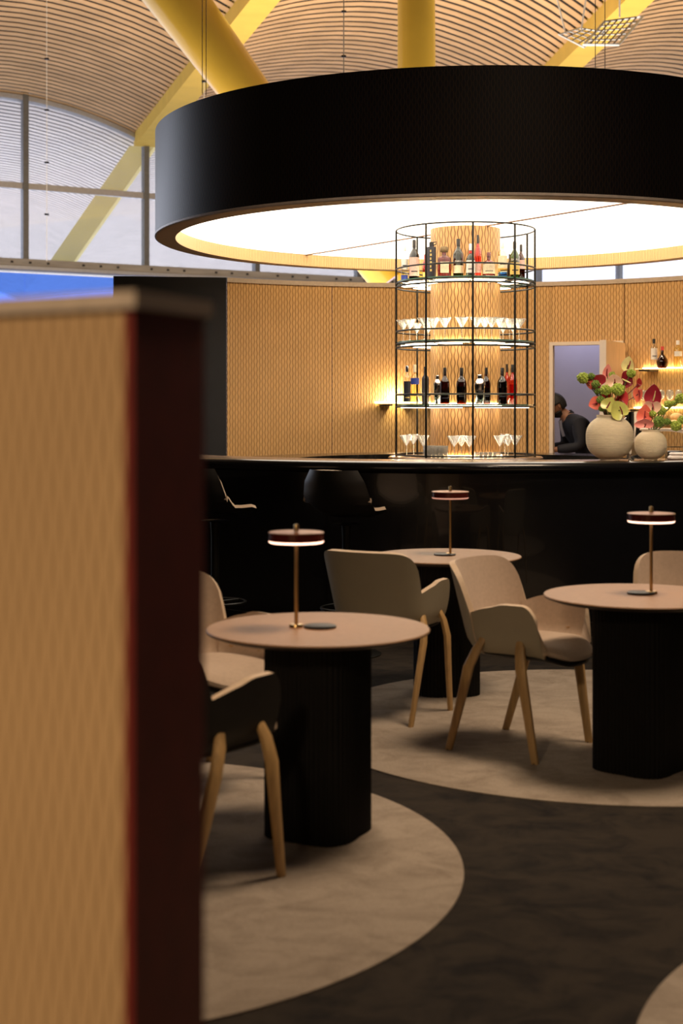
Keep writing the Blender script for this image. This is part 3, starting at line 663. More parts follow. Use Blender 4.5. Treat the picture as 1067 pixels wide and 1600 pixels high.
# ================================================================== VASES AND FLOWERS
def vase(px, Y, wp, hp, label):
    e = empty('vase', (at(px, Y), Y, 1.1575), label=label, cat='vase', group='ribbed clay vases on the bar'); r = px2m(wp, Y)/2; h = px2m(hp, Y)
    P = []; n = 150
    for i in range(n+1):
        s = i/n
        rr = max(.40 if s < .5 else .55, (1-abs(2*s*.985-.985)**2.5)**.55)
        P.append((r*rr*(1+.006*math.sin(s*PI*52)), s*h))
    P += [(r*.50, h), (r*.48, h*.9), (.001, h*.6)]
    MB().lathe(P, 48).build('body', 'vase_clay', e); return e, r, h
YV1, YV2 = 9.62, 9.68
V1 = vase(952.5, YV1, 74, 71, 'large round ribbed clay vase full of red and green flowers'); V2 = vase(1016.5, YV2, 50, 47, 'small round ribbed clay vase near the right edge')
def flower_stem(e, v, Y, end, m):
    """stem in e's space (origin at bloom) down into the vase mouth"""
    (ve, r, h) = v; mouth = Vector((ve.location.x+(end.x-ve.location.x)*.15, ve.location.y+(end.y-ve.location.y)*.15, 1.1575+h*.93)); low_ = Vector((ve.location.x, ve.location.y, 1.1575+h*.66))
    pts = [Vector((0, 0, 0)), (mouth-end)*.5+Vector(((end.x-mouth.x)*-.1, 0, .02)), mouth-end, low_-end]
    MB().tube([tuple(p) for p in pts], .0035, 6).build('stem', m, e)
def anthurium(px, py, wp, hp, colr, v, label, tilt=0, yaw=0, pitch=0, dy=0, flip=0):
    Y = (v[0].location.y)+dy; c = Vector((at(px, Y), Y, zat(py, Y))); e = empty('anthurium', c, label=label, cat='flower', group='anthuriums in the vases')
    W, H = px2m(wp, Y)/2*1.22, px2m(hp, Y)/2*1.12
    def P(u, v_):
        a = (u-.5)*2*PI; rr = v_
        x = W*math.sin(a)*(abs(math.cos(a/2))**.35 if abs(math.cos(a/2)) > 0 else 0); z = H*(math.cos(a)*-.95+.22*math.exp(-(a/.5)**2)) if False else -H*math.cos(a)
        if abs(a) > PI*.72: z += H*.14*((abs(a)/PI-.72)/.28)
        if abs(a) < .5: z += H*.34*(1-abs(a)/.5)           # notch at the base of the heart
        x, z = x*rr, z*rr
        return (x, -.18*W*(1-rr*rr)*-1+.25*W*(x/W)**2, z)
    b = MB(); b.grid(P, 32, 6, .0022)
    m3 = Matrix.Rotation(R(yaw), 4, 'Z') @ Matrix.Rotation(R(pitch), 4, 'X') @ Matrix.Rotation(R(tilt), 4, 'Y')
    b.v = [tuple(m3 @ Vector(p)) for p in b.v]; b.build('spathe', 'bloom_'+colr, e)
    b = MB(); b.tube([tuple(m3 @ Vector(p)) for p in ((0, .0, -H*.5), (0, -.35*W, -H*.1), (0, -.55*W, H*.45))], [.0045, .005, .003], 8); b.build('spadix', 'bloom_darkred' if colr != 'darkred' else 'bloom_limepink', e)
    flower_stem(e, v, Y, c, 'stem_red' if colr in ('darkred', 'red', 'coral') else 'stem_green'); return e
def pom(px, py, rp, v, m, label, dy=0):
    Y = v[0].location.y+dy; c = Vector((at(px, Y), Y, zat(py, Y))); r = px2m(rp, Y); e = empty('green_bloom', c, label=label, cat='flower', group='green ball flowers in the vases')
    b = MB(); ga = PI*(3-5**.5)
    for i in range(46):
        z = 1-2*(i+.5)/46; q = math.sqrt(1-z*z); a = ga*i; p = Vector((q*math.cos(a), q*math.sin(a), z*.9))*r*random.uniform(.68, .88)
        b.ball(tuple(p), r*.27, 4)
    b.build('florets', m, e); flower_stem(e, v, Y, c, 'stem_green')
c5 = lambda u, v: (840+u/4.70, 500+v/4.70)
A = [(510, 385, 62, 100, 'pink', 'upright pink anthurium at the top left of the large bouquet', 8, -20, -5, .03), (665, 330, 92, 105, 'limepink', 'big yellow and pink anthurium standing highest in the large bouquet', 10, 15, -8, .02),
     (440, 455, 120, 95, 'darkred', 'dark red anthurium behind the green balls, left of the large bouquet', -50, -10, 15, .02), (375, 455, 55, 95, 'coral', 'narrow coral anthurium hanging beside the leftmost green ball', 160, -40, 0, .0),
     (645, 445, 135, 100, 'darkred', 'broad dark red anthurium in the upper right of the large bouquet', 115, 10, 10, -.03), (742, 468, 80, 42, 'red', 'red anthurium seen edge-on above the gap between the vases', 90, 10, 35, .0),
     (738, 545, 78, 98, 'coral', 'coral anthurium drooping between the two vases', 195, 25, -5, .0), (562, 455, 120, 90, 'blush', 'blush pink anthurium in the middle of the large bouquet', -10, 0, 0, -.05),
     (425, 612, 95, 85, 'coral', 'coral anthurium low at the left rim of the large vase', -110, -15, 0, -.05), (610, 592, 140, 100, 'red', 'red anthurium behind the two green discs', 130, 10, 10, -.02),
     (500, 560, 80, 70, 'red', 'red anthurium deep in the centre of the large bouquet', 20, 0, 0, 0),
     (521, 622, 104, 98, 'lime', 'smaller round lime green anthurium at the rim of the large vase', 30, -10, 0, -.12), (603, 663, 128, 130, 'lime', 'larger round lime green anthurium over the rim of the large vase', -35, 12, 0, -.13),
     (520, 480, 50, 90, 'red', 'slim red anthurium beside the blush pink one', 15, 20, 0, .02)]
for u, v_, wd, hg, col, lb, tl, yw, pt, dy in A:
    px, py = c5(u, v_); anthurium(px, py, wd/4.7, hg/4.7, col, V1, lb, tl, yw, pt, dy)
for u, v_, rp, m, lb, dy in ((335, 425, 46, 'ball_green', 'largest green ball flower, leftmost of the large bouquet', 0), (395, 412, 26, 'ball_dark', 'small green ball just right of the leftmost one', -.03), (425, 472, 32, 'ball_dark', 'dark green ball in front of the dark red anthurium', -.05), (440, 522, 26, 'ball_dark', 'small dark green ball below the dark red anthurium', -.04),
        (500, 515, 42, 'ball_green', 'pale green ball in the centre of the large bouquet', -.08), (592, 510, 50, 'ball_green', 'light green ball under the broad dark red anthurium', -.07), (685, 392, 34, 'ball_green', 'green ball under the highest anthurium', -.03), (545, 402, 26, 'ball_green', 'small green ball beside the upright pink anthurium', -.02), (462, 585, 32, 'ball_dark', 'green ball above the coral bloom at the vase rim', -.06), (470, 650, 24, 'ball_dark', 'small green ball at the left rim of the large vase', -.06)):
    px, py = c5(u, v_); pom(px, py, rp/4.7, V1, m, lb, dy)
for u, v_, wd, hg, col, lb, tl, yw, pt, dy in ((850, 555, 120, 135, 'darkred', 'tall dark red heart-shaped anthurium over the small vase', 4, 5, 0, -.02), (843, 640, 125, 90, 'blush', 'blush anthurium directly under the dark red heart', 180, 0, 0, -.05), (785, 700, 105, 130, 'coral', 'coral anthurium pair-top at the left of the small vase', 5, -10, 0, -.05), (785, 765, 132, 68, 'pink', 'pink anthurium resting on the rim of the small vase', 0, 0, 15, -.09)):
    px, py = c5(u, v_); anthurium(px, py, wd/4.7, hg/4.7, col, V2, lb, tl, yw, pt, dy)
for u, v_, rp, m, lb, dy in ((845, 688, 26, 'ball_green', 'pale green ball below the blush anthurium of the small vase', -.07), (890, 745, 44, 'ball_dark', 'largest dark green ball of the small vase', -.03), (905, 665, 36, 'ball_green', 'green ball right of the blush anthurium', 0), (955, 617, 30, 'ball_green', 'green ball over the bread, upper row left', 0), (1000, 612, 25, 'ball_green', 'green ball over the bread, upper row middle', .02),
        (1050, 575, 42, 'ball_green', 'green ball highest at the right picture edge', 0), (953, 747, 28, 'ball_dark', 'single dark green ball right of the largest one', -.03), (1015, 778, 42, 'ball_green', 'green ball lowest at the right, over the pale hood', -.03), (1062, 735, 34, 'ball_green', 'green ball at the right picture edge, lower row', 0)):
    px, py = c5(u, v_); pom(px, py, rp/4.7, V2, m, lb, dy)
# ------------------------------------------------------------------ things on the work counter at the right
def on_ring(px, r):
    th = R(40)
    for _ in range(40):
        X = XC+r*math.sin(th); Y = YC+r*math.cos(th); th += (at(px, Y)-X)/r*.6
    return X, Y
x, y = on_ring(991, 1.78)
e = empty('ice_bucket', (x, y, 1.0705), label='brushed steel ice bucket between the two vases', cat='bucket')
MB().lathe([(.075, 0), (.08, .005), (.094, .40), (.098, .405), (.098, .415), (.090, .415), (.076, .02), (.001, .02)], 32).build('body', 'chrome', e)
b = MB()
for s in (-1, 1): b.tube([(s*.09, -.03, .34), (s*.12, -.02, .335), (s*.12, .02, .335), (s*.09, .03, .34)], .005, 6)
b.build('handle', 'chrome', e)
x, y = at(1050, 12.6), 12.85
hx_, hy_ = XC+1.84*math.sin(R(82)), YC+1.84*math.cos(R(82))
e = empty('bread_stand', (hx_, hy_, 1.0705), R(-20), label='cream curved stand topped with bread at the right edge', cat='stand')
def hood(u, v):
    a = PI*(u); return (.30*math.cos(a)*(1), (v-.5)*.34, .02+.22*math.sin(a)**.6)
b = MB(); b.grid(hood, 24, 4, .02); b.build('hood', 'cream_plastic', e)
b = MB(); b.box((0, 0, .255), (.46, .34, .02), bev=.006); b.build('tray', 'cream_plastic', e)
rolls = [(-.15, -.08), (-.05, -.1), (.06, -.07), (.16, -.1), (-.12, .05), (0, .06), (.12, .05), (-.06, -.02), (.07, .0)]
for i, (dx, dy) in enumerate(rolls):
    z = 1.0705+.267+(.06 if i > 6 else 0); c, s = math.cos(R(-20)), math.sin(R(-20))
    b = MB(); b.ball((0, 0, .037), .056, 10, sc_=(1.05, .8, .66)); o = b.build('bread_roll', 'bread'); o.location = (hx_+dx*c-dy*s, hy_+dx*s+dy*c, z); o.rotation_euler.z = i*.7
    tag(o, f'golden bread roll, {ORD[i % 4 if i < 4 else (i-4) % 3 if i < 7 else i-7]} from the left, {"front row" if i < 4 else "rear row" if i < 7 else "on top"} of the pile on the cream stand', 'bread', 'bread rolls on the cream stand')
x, y = at(1061, 9.75), 9.75
b = MB(); b.box((0, 0, .015), (.16, .09, .03), bev=.01); b.box((0, .005, .04), (.14, .08, .02), bev=.008); o = b.build('folded_towel', 'towel'); o.location = (at(1063, 9.72), 9.72, 1.1575); tag(o, 'white folded towel on the bar at the right edge', 'towel')
# water tap, jigger, small tools
x, y = on_ring(1050, 1.66)
e = empty('coffee_grinder', (at(1050, 12.9), 12.75, 1.0705), label='small black appliance with chrome frame under the bread stand', cat='appliance') if False else None
x, y = at(1044, 10.6), 10.6
e = empty('bar_caddy', (at(1045, 9.98), 9.98-.16, 1.1575), label='black bar caddy with chrome frame beside the small vase', cat='caddy')
b = MB(); b.box((0, 0, .03), (.10, .06, .06), bev=.006); b.build('box', 'black_gloss', e)
b = MB(); b.tube([(-.06, 0, .004), (-.06, 0, .085), (.06, 0, .085), (.06, 0, .004)], .004, 6); b.build('frame', 'chrome', e)
for i, (px, lb) in enumerate(((984, 'small steel jigger cup between the vases'), (988, 'tiny dark bottle stopper between the vases'))):
    b = MB().lathe([(.016, 0), (.006, .022), (.014, .045), (.012, .045), (.001, .03)] if i == 0 else [(.012, 0), (.012, .02), (.005, .03), (.001, .03)], 16)
    o = b.build('jigger' if i == 0 else 'bottle_stopper', 'chrome' if i == 0 else 'cap_black'); o.location = (at(px, 9.55+.12*i), 9.55+.12*i, 1.1575); tag(o, lb, 'bar tool')
# ================================================================== TABLES
TZ = .72
tables = ((-.0826, 5.04, 20, 'nearest round taupe table with fluted black pedestal, left'), (.556, 7.54, 50, 'farthest round taupe table beside the bar, between two chairs'), (1.242, 5.935, 5, 'round taupe table cut off by the right edge'))
def make_table(lb, rz):
    e = empty('round_table', (0, 0, 0), R(rz), label=lb, cat='table', group='round taupe tables with fluted black pedestals')
    MB().lathe([(.36, TZ-.022, 1), (.394, TZ-.010, 1), (.396, TZ-.004, 0), (.393, TZ, 0), (.001, TZ, 0)], 120).build('tabletop', ['table_top', 'table_edge'], e)
    rib = lambda a: 1+.09*math.cos(4*a)+.012*math.cos(64*a)
    MB().lathe([(.178, 0), (.178, TZ-.022)], 512, rib=rib).build('pedestal', 'black_matt', e)
    return e
for x, y, rz, lb in tables: e = make_table(lb, rz); e.location = (x, y, ZF)
TZ2 = TZ+ZF
# lamps: (pole px, Y, disc offset, lit)
def lamp(x, y, dx, lit, lb):
    e = empty('table_lamp', (x, y, TZ2), label=lb, cat='lamp', group='portable brass table lamps')
    r = .098
    b = MB(); b.lathe([(.056, 0), (.058, .002), (.058, .007), (.054, .009), (.001, .009)], 40, c=(dx, -.01, 0)); b.build('base', 'black_metal', e)
    MB().lathe([(.024, 0), (.026, .003), (.024, .011), (.008, .013), (.007, .013)], 24).build('foot_ring', 'brass', e)
    MB().tube([(0, 0, .012), (0, 0, .322)], .0068, 16).build('pole', 'brass', e)
    MB().lathe([(r, .307), (r, .337)], 60).build('shade', 'oxblood_gloss', e)
    MB().lathe([(r+.001, .335), (r+.001, .3375), (r-.004, .339), (.001, .339)], 60).build('top_plate', 'copper_top', e)
    MB().lathe([(.001, .300), (r-.004, .300), (r, .304), (r, .308)], 60).build('diffuser', 'lamp_glow' if lit else 'lamp_dim', e)
    MB().lathe([(.009, .341), (.009, .362), (.007, .366), (.001, .366)], 20).build('switch_knob', 'brass', e)
lamp(-.161, 5.06, .085, 1, 'lit brass table lamp with oxblood shade on the nearest table')
lamp(.579, 7.57, -.03, 0, 'unlit brass table lamp on the farthest table by the bar')
lamp(1.302, 5.98, -.045, 1, 'lit brass table lamp on the table at the right edge')
# ================================================================== CHAIRS
def arm_chair(shell, name_label):
    e = empty('armchair', (0, 0, 0), cat='chair')
    ZBt = .425; mats = [shell, 'pad_beige', 'piping']
    def plan(phi, z):
        t = (z-ZBt)/.39; q = max(0, min(1, (z-ZBt)/.09)); round_ = 1-.17*(1-q)**2.4
        W = (.225+.068*max(0, t)**.9)*round_; Bk = (.19+.10*t)*round_; F = .215+.03*t
        s = abs(phi)
        if s <= .5:
            a = s/.5*PI/2; n = 2/2.5; x = W*math.sin(a)**n; y = -Bk*math.cos(a)**n
        else: q2 = (s-.5)/.5; x = W*(1-.07*q2**2); y = F*q2
        return math.copysign(x, phi) if s > 0 else 0, y-.02
    PN = .37
    def top_b(phi): q = abs(phi)/PN; return .615+.20*max(0, 1-q**5.5)**.6
    def top_a(phi):
        q = (abs(phi)-PN)/(1-PN); z = .612+.048*math.sin(min(1, q/.45)*PI/2)
        if q > .70: z = z-.20*(1-math.sqrt(max(0, 1-((q-.70)/.30)**2)))
        return z
    def surf(p0, p1, top, widen=0):
        def P(u, v):
            phi = p0+(p1-p0)*u; z = ZBt+(top(phi)-ZBt)*v; x, y = plan(phi, z)
            if widen: x *= 1.012; y = y-.012 if y < .1 else y
            return (x, y, z)
        return P
    pb = lambda u, v: surf(-PN-.012, PN+.012, lambda p: top_b(max(-PN, min(PN, p))), 1)(u, v)
    MB().grid(pb, 36, 12, .026, (0, 1, 2)).build('backrest', mats, e)
    for s in (-1, 1):
        p0, p1 = (PN-.03, 1.0) if s > 0 else (-1.0, -PN+.03)
        MB().grid(surf(p0, p1, lambda p: top_a(math.copysign(max(PN, abs(p)), p))), 26, 10, .024, (0, 1, 2)).build('armrest', mats, e)
    def pad(zc, hh, W, y0, y1):
        P = []; b = MB(); n = 44; rows = [(.001, 1.0), (.4, .98), (.75, .85), (.92, .6), (1, .15), (1, -.3), (.93, -.75), (.7, -.95), (.001, -1)]
        vs = []; cy = (y0+y1)/2; ly = (y1-y0)/2
        for s_, h_ in rows:
            for i in range(n):
                a = 2*PI*i/n; cx_, sy_ = math.cos(a), math.sin(a); ex = 2/3.2
                x = W*s_*math.copysign(abs(cx_)**ex, cx_); y = cy+ly*s_*math.copysign(abs(sy_)**ex, sy_)
                if y > cy: x *= 1-.10*((y-cy)/ly)**2
                z = zc+hh*h_-(.03*max(0, (y-.15)/.12)**2)+.012*(abs(x)/W)**2
                vs.append((x, y, z))
        fs = [(j*n+i, j*n+n+i, j*n+n+(i+1) % n, j*n+(i+1) % n) for j in range(len(rows)-1) for i in range(n)]
        b.add(vs, fs); return b
    pad(.462, .028, .212, -.19, .285).build('seat', 'pad_beige', e)
    pad(.424, .016, .205, -.17, .27).build('seat_shell', 'shell_black', e)
    for sx in (-1, 1):
        for fr in (0, 1):
            if fr: pts = [(.222, .10, .515), (.244, .112, .46), (.258, .125, .38), (.252, .15, .22), (.246, .185, 0)]
            else: pts = [(.222, -.075, .515), (.244, -.10, .46), (.258, -.135, .38), (.252, -.18, .22), (.246, -.245, 0)]
            wd = [.016, .023, .025, .021, .0165]; dp = [.011, .013, .014, .013, .0115]
            vs = []; n = 8; fs = []
            for (x, y, z), w_, d_ in zip(pts, wd, dp):
                for i in range(n):
                    a = 2*PI*i/n+PI/8; cx_ = max(-.8, min(.8, math.cos(a)*1.15)); cy_ = max(-.8, min(.8, math.sin(a)*1.15))
                    vs.append((sx*(x+cx_*d_*1.2), y+cy_*w_*1.2, z))
            for j in range(len(pts)-1):
                for i in range(n): fs.append((j*n+i, j*n+(i+1) % n, j*n+n+(i+1) % n, j*n+n+i))
            fs += [tuple(range(n-1, -1, -1)), tuple((len(pts)-1)*n+i for i in range(n))]
            b = MB(); b.add(vs, fs); lg = b.build('leg', 'oak_leg', e, ang=50)
            bb = MB(); bb.lathe([(.012, 0), (.012, .004)], 12, c=(sx*.246, .185 if fr else -.245, .0)); bb.build('foot_glide', 'foot_dark', lg)
    return e
beige = arm_chair('shell_beige', ''); dark = arm_chair('shell_black', '')
G = 'upholstered armchairs with oak legs'
def put(proto, first, x, y, fx, fy, label):
    o = proto if first else copy_tree(proto); o.location = (x, y, ZF); o.rotation_euler.z = math.atan2(-fx, fy); o['label'] = label; o['group'] = G
put(beige, 1, .815, 6.30, .80, -.60, 'beige armchair in side view with oak legs, centre right, facing the right-hand table')
put(beige, 0, .235, 7.03, .50, .87, 'beige armchair seen from behind at the farthest table')
put(beige, 0, 1.56, 6.47, -.33, -.94, 'beige armchair behind the right-hand table, only its back showing')
put(beige, 0, -.555, 5.70, .72, -.69, 'beige armchair behind the nearest table at the left')
put(dark, 1, -.50, 4.56, .62, .78, 'armchair with black outer shell in front of the nearest table, left')
# ================================================================== BAR STOOLS
def stool():
    e = empty('bar_stool', (0, 0, 0), cat='stool')
    prof = [(-.235, 1.135), (-.225, 1.06), (-.205, .98), (-.18, .91), (-.135, .865), (-.06, .843), (.04, .84), (.13, .842), (.20, .828)]
    wid = [.17, .215, .235, .235, .225, .215, .21, .205, .17]
    def P(u, v):
        q = v*8; i = min(7, int(q)); f = q-i; y = prof[i][0]+(prof[i+1][0]-prof[i][0])*f; z = prof[i][1]+(prof[i+1][1]-prof[i][1])*f; W = wid[i]+(wid[i+1]-wid[i])*f
        s = (u-.5)*2; k = abs(s)**2.2
        fwd = .085*k*(1 if q < 4 else max(0, 1-(q-4)/2)); up_ = .045*k*(0 if q < 3 else 1)
        return (-W*s, y+fwd, z+up_)
    MB().grid(P, 20, 32, .020, (0, 1, 2)).build('shell', ['shell_black', 'pad_beige', 'piping'], e)
    MB().lathe([(.09, .80), (.03, .79), (.025, .70), (.025, .02)], 20).build('post', 'black_metal', e)
    MB().lathe([(.21, 0), (.215, .006), (.20, .014), (.03, .024), (.025, .03)], 48).build('base', 'black_metal', e)
    b = MB(); b.tube([(.17*math.cos(2*PI*i/32), .17*math.sin(2*PI*i/32)+.03, .28) for i in range(32)], .009, 6, closed=True); b.tube([(0, 0, .28), (0, .2, .28)], .009, 6); b.build('footrest', 'black_metal', e)
    return e
sp = stool()
for k, (x, y, fx, fy, lb) in enumerate(((.03, 8.72, .52, .85, 'black bar stool with pale seat pad, second from the left at the bar'), (-.80, 9.0, .70, .71, 'black bar stool half hidden by the partition at the left'))):
    o = sp if k == 0 else copy_tree(sp); o.location = (x, y, .0005); o.rotation_euler.z = math.atan2(-fx, fy); o['label'] = lb; o['group'] = 'black bar stools at the counter'
# ================================================================== FOREGROUND PARTITION
c0 = Vector((at(208, 1.5), 1.5)); ce = Vector((at(319, 1.65), 1.65)); cl_ = Vector((-.167, .108)).normalized()
pt_ = empty('partition', (c0.x, c0.y, 0), label='tall foreground partition with carved oak face and oxblood end', cat='partition')
ed = (ce-c0); ln = 1.6; far = cl_*ln; hp = 1.607
def quadbox(a, b_, c, d, z0, z1):
    m = MB(); vs = [(*p, z) for z in (z0, z1) for p in (a, b_, c, d)]
    m.add(vs, [(3, 2, 1, 0), (4, 5, 6, 7), (0, 1, 5, 4), (1, 2, 6, 5), (2, 3, 7, 6), (3, 0, 4, 7)],
          0, None); return m
inn = cl_*.012
quadbox(Vector((0, 0)), inn, ed+inn, ed, 0, hp).build('end_board', 'edge_oxblood', pt_, smooth=False)
cn = ed.normalized()*.012
m = quadbox(inn, far, far+cn, inn+cn, 0, hp)
for k, f in enumerate(m.f): m.uv[k] = [((Vector(m.v[i][:2])).length, m.v[i][2]) for i in f]
m.build('front_panel', 'oak_wave_near', pt_, smooth=False)
m = quadbox(inn+ed-cn, far+ed-cn, far+ed, inn+ed, 0, hp)
for k, f in enumerate(m.f): m.uv[k] = [((Vector(m.v[i][:2])).length, m.v[i][2]) for i in f]
m.build('back_panel', 'oak_wave_near', pt_, smooth=False)
g_ = .008; e1 = ed.normalized()*g_; l1 = cl_*g_
quadbox(-e1-l1, far-e1, far+ed+e1, ed+e1-l1, hp, hp+.018).build('cap', 'cap_grey', pt_, smooth=False)
# ================================================================== HANGING THINGS UNDER THE ROOF
def wire(px, Y, y0, y1, clips, lb):
    e = empty('hanging_wire', (at(px, Y), Y, zat(y1, Y)), label=lb, cat='wire', group='thin hanging wires under the roof')
    MB().tube([(0, 0, 0), (0, 0, zat(y0, Y)-zat(y1, Y))], .007, 6).build('wire', 'cap_white', e)
    for c in clips: b = MB(); b.box((0, 0, zat(c, Y)-zat(y1, Y)), (.10, .05, .04)); b.build('clip', 'black_metal', e, smooth=False)
wire(73, 34, -60, 408, (92, 172, 254, 335), 'thin white wire with dark clips hanging at the far left')
wire(319, 30, -150, 160, (50, 127), 'thin wire with clips hanging against the leaning column')
wire(537, 30, -150, 130, (18, 88), 'thin white wire with clips hanging between the two columns')
# spotlight cluster reflector hung on cables
YR = 30; rp = lambda px, py, dy=0: Vector((at(px, YR+dy), YR+dy, zat(py, YR+dy)))
e = empty('ceiling_reflector', rp(930, 60), label='grey lattice light reflector hanging on cables, top right', cat='reflector')
o0 = rp(930, 60); Lp = lambda px, py, dy=0: tuple(rp(px, py, dy)-o0)
def lattice(cs, n, m_, name, r=.018):
    a, b_, c, d = [Vector(Lp(*q)) for q in cs]; b = MB(); b.tube([tuple(a), tuple(b_), tuple(c), tuple(d)], r*1.7, 6, closed=True)
    b.build(name, 'aluminium', e)
    for i in range(1, n): MB().tube([tuple(a.lerp(b_, i/n)), tuple(d.lerp(c, i/n))], r, 6).build('slat', 'aluminium', e)
    for i in range(1, m_): MB().tube([tuple(a.lerp(d, i/m_)), tuple(b_.lerp(c, i/m_))], r, 6).build('slat', 'steel_grey', e)
lattice(((912, 70, -.3), (944, 34, .5), (1004, 26, .7), (966, 70, -.3)), 5, 6, 'frame')
lattice(((873, 54, -.2), (905, 44, .3), (944, 50, .3), (912, 74, -.2)), 4, 4, 'frame', .013)
for a, c in (((883, 50), (866, -20)), ((908, 47), (918, -20)), ((968, 27), (968, -20))):
    b = MB(); b.tube([Lp(*a), Lp(*c)], .02, 6); b.build('cable', 'cap_white', e)
# ================================================================== PERSON IN THE DOORWAY
def skinned(name, verts, edges, radii, m, parent, sub=2, root=0):
    me = bpy.data.meshes.new(name); me.from_pydata(verts, edges, []); o = bpy.data.objects.new(name, me); C.objects.link(o); o.parent = parent
    me.materials.append(M[m]); md = o.modifiers.new('skin', 'SKIN')
    sv = me.skin_vertices[0].data if me.skin_vertices else None
    if sv is None: return o
    for i, r in enumerate(radii):
        sv[i].radius = r if isinstance(r, tuple) else (r, r); sv[i].use_root = (i == root)
    md.use_smooth_shade = True; s = o.modifiers.new('sub', 'SUBSURF'); s.levels = sub; s.render_levels = sub; return o
import bmesh
def skin_obj(name, V, E, Rr, m, parent, sub=2):
    bm = bmesh.new(); lay = bm.verts.layers.skin.verify(); vs = []
    for i, v in enumerate(V):
        q = bm.verts.new(v); r = Rr[i]; q[lay].radius = r if isinstance(r, tuple) else (r, r); q[lay].use_root = (i == 0); vs.append(q)
    for a, b_ in E: bm.edges.new((vs[a], vs[b_]))
    me = bpy.data.meshes.new(name); bm.to_mesh(me); bm.free(); me.materials.append(M[m])
    o = bpy.data.objects.new(name, me); C.objects.link(o); o.parent = parent
    md = o.modifiers.new('skin', 'SKIN'); md.use_smooth_shade = True
    s = o.modifiers.new('sub', 'SUBSURF'); s.levels = sub; s.render_levels = sub
    dg = bpy.context.evaluated_depsgraph_get(); dg.update(); me2 = bpy.data.meshes.new_from_object(o.evaluated_get(dg)); o.modifiers.clear(); o.data = me2
    me2.polygons.foreach_set('use_smooth', [True]*len(me2.polygons)); return o
# local space: faces +Y; later turned to face left and a little towards the camera
pr = empty('person', (2.82, 16.75, .0), R(100), label='bearded dark-haired man in a navy jacket looking down in the doorway', cat='person')
V = [(0, -.10, .90), (0, -.05, 1.04), (0, .05, 1.18), (0, .13, 1.28), (0, .195, 1.345), (0, .25, 1.40)]
Rr = [(.14, .10), (.13, .10), (.15, .11), (.085, .08), (.055, .06), (.05, .055)]
E = [(i, i+1) for i in range(5)]
def limb(base, pts, rad):
    global V, E, Rr
    p = base
    for q, r in zip(pts, rad): V.append(q); Rr.append(r); E.append((p, len(V)-1)); p = len(V)-1
    return p
hands = []
for s in (-1, 1):
    limb(0, [(s*.10, -.10, .82), (s*.11, .02, .47), (s*.11, -.03, .09), (s*.12, .10, .045)], [.095, .065, .045, .035])
    k = limb(3, [(s*.18, .11, 1.25), (s*.225, .09, .99), (s*.17, .33, .96), (s*.155, .40, .955)], [.065, .045, .032, (.034, .018)])
    for j in range(4):                    # four fingers, curled
        o_ = (j-1.5)*.02; ln_ = (.060, .072, .068, .052)[j]
        limb(k, [(s*.15+o_, 0.445, 0.958), (s*.15+o_, 0.445+ln_*.6, 0.940), (s*.15+o_, 0.445+ln_*.8, 0.910)], [.010, .009, .007])
    limb(k, [(s*.155-s*.045, 0.420, 0.950), (s*.155-s*.06, 0.455, 0.935)], [.011, .008])
body = skin_obj('body', V, E, Rr, 'skin', pr, 2)
# head as its own continuous form, tilted down, seated on the neck
hd = MB(); n = 28
tilt = Matrix.Translation((0, .285, 1.435)) @ Matrix.Rotation(R(-32), 4, 'X')
def headpt(th, ph):
    z = math.cos(th); s = math.sin(th); x = s*math.sin(ph); y = s*math.cos(ph)
    X, Y_, Z = x*.078, y*.098, z*.125
    if z < 0: X *= 1-.28*(-z)**1.3; Y_ *= 1-.12*(-z)
    if y > 0: nz = math.exp(-((ph)/.22)**2)*math.exp(-((z+.12)/.17)**2); Y_ += .026*nz; Y_ += .010*math.exp(-(ph/.5)**2)*math.exp(-((z+.72)/.2)**2); Y_ -= .010*math.exp(-((abs(ph)-.38)/.16)**2)*math.exp(-((z-.05)/.10)**2); Y_ += .006*math.exp(-(ph/.35)**2)*math.exp(-((z+.48)/.07)**2)
    return tuple(tilt @ Vector((X, Y_, Z)))
vs = [headpt(PI*(i+.001)/n*.998, 2*PI*j/32) for i in range(n+1) for j in range(32)]
fs = [(i*32+j, i*32+32+j, i*32+32+(j+1) % 32, i*32+(j+1) % 32) for i in range(n) for j in range(32)]
hd.add(vs, fs); head = hd.build('head', 'skin', pr)
def cap_region(name, m, test, off):
    b = MB(); vs = []; 
    for i in range(n+1):
        for j in range(32):
            th = PI*i/n; ph = 2*PI*j/32; p = Vector(headpt(th, ph)); c_ = tilt @ Vector((0, 0, 0)); vs.append(tuple(c_+(p-c_)*off))
    fs2 = []
    for i in range(n):
        for j in range(32):
            ph = (j+.5)*2*PI/32; ph = ph-2*PI if ph > PI else ph; z = math.cos(PI*(i+.5)/n)
            if test(ph, z): fs2.append(fs[i*32+j])
    b.add(vs, fs2); o = b.build(name, m, head)
    s_ = o.modifiers.new('thick', 'SOLIDIFY'); s_.thickness = .012; s_.offset = -1; return o
cap_region('hair', 'hair', lambda ph, z: z > .42 or (abs(ph) > 1.75 and z > -.45) or (abs(ph) > 1.25 and z > .1), 1.10)
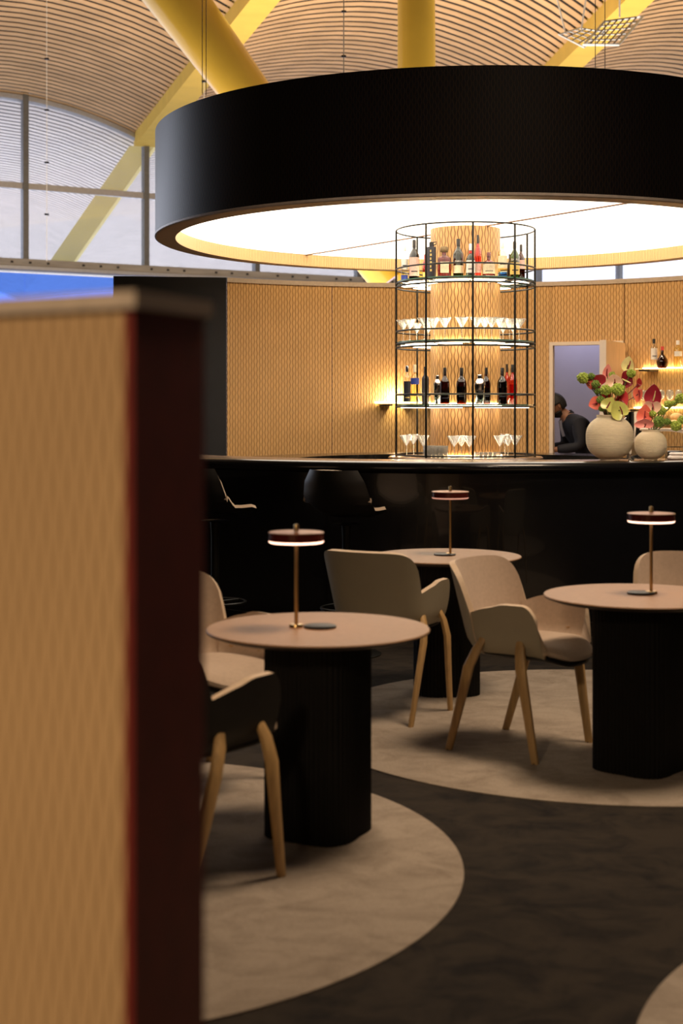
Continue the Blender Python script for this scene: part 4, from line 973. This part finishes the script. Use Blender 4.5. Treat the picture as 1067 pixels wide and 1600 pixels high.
cap_region('beard', 'hair', lambda ph, z: abs(ph) < 1.6 and z < -.42 and not (abs(ph) < .25 and -.56 < z < -.46), 1.05)
for s in (-1, 1):
    b = MB(); b.ball((s*.078, -.005, -.01), .03, 8, sc_=(.35, .65, 1)); b.v = [tuple(tilt @ Vector(p)) for p in b.v]; b.build('ear', 'skin', head)
    b = MB(); b.ball((s*.031, .083, .008), .012, 8, sc_=(1, .6, .7)); b.v = [tuple(tilt @ Vector(p)) for p in b.v]; b.build('eye', 'eye', head)
    b = MB(); b.tube([tuple(tilt @ Vector(q)) for q in ((s*.012, .097, .028), (s*.032, .097, .034), (s*.05, .085, .026))], .005, 6); b.build('eyebrow', 'hair', head)
JV = [(0, -.10, .84), (0, -.07, .97), (0, 0, 1.11), (0, .09, 1.235), (0, .195, 1.345)]; JR = [(.19, .14), (.18, .135), (.20, .155), (.19, .165), (.092, .092)]; V, Rr, E = JV, JR, [(i, i+1) for i in range(4)]
for s in (-1, 1): limb(3, [(s*.195, .10, 1.245), (s*.235, .085, .99), (s*.185, .28, .965), (s*.175, .34, .96)], [.085, .068, .055, .048])
skin_obj('jacket', V, E, Rr, 'navy_cloth', pr, 2)
b = MB(); b.m = Matrix.Translation((0, .155, 1.33)) @ Matrix.Rotation(R(-38), 4, 'X'); b.lathe([(.078, -.02), (.068, .022), (.060, .022), (.064, -.02)], 24); b.build('collar', 'navy_cloth', pr)
b = MB(); b.tube([(-.02, .245, 1.27), (-.015, .235, 1.20), (-.01, .20, 1.10)], .018, 8); b.build('shirt_front', 'shirt_grey', pr)
V, Rr, E = [(0, -.10, .88), (0, -.10, .84)], [(.16, .12), (.16, .12)], [(0, 1)]
for s in (-1, 1): limb(1, [(s*.10, -.09, .76), (s*.11, .02, .47), (s*.11, -.03, .11)], [.11, .085, .065])
skin_obj('trousers', V, E, Rr, 'trouser_black', pr, 2)
for s in (-1, 1): b = MB(); b.ball((s*.12, .03, .045), .1, 10, sc_=(.5, 1.35, .45)); b.build('shoe', 'cap_black', pr)
pr.scale = (1.08, 1.08, 1.08)
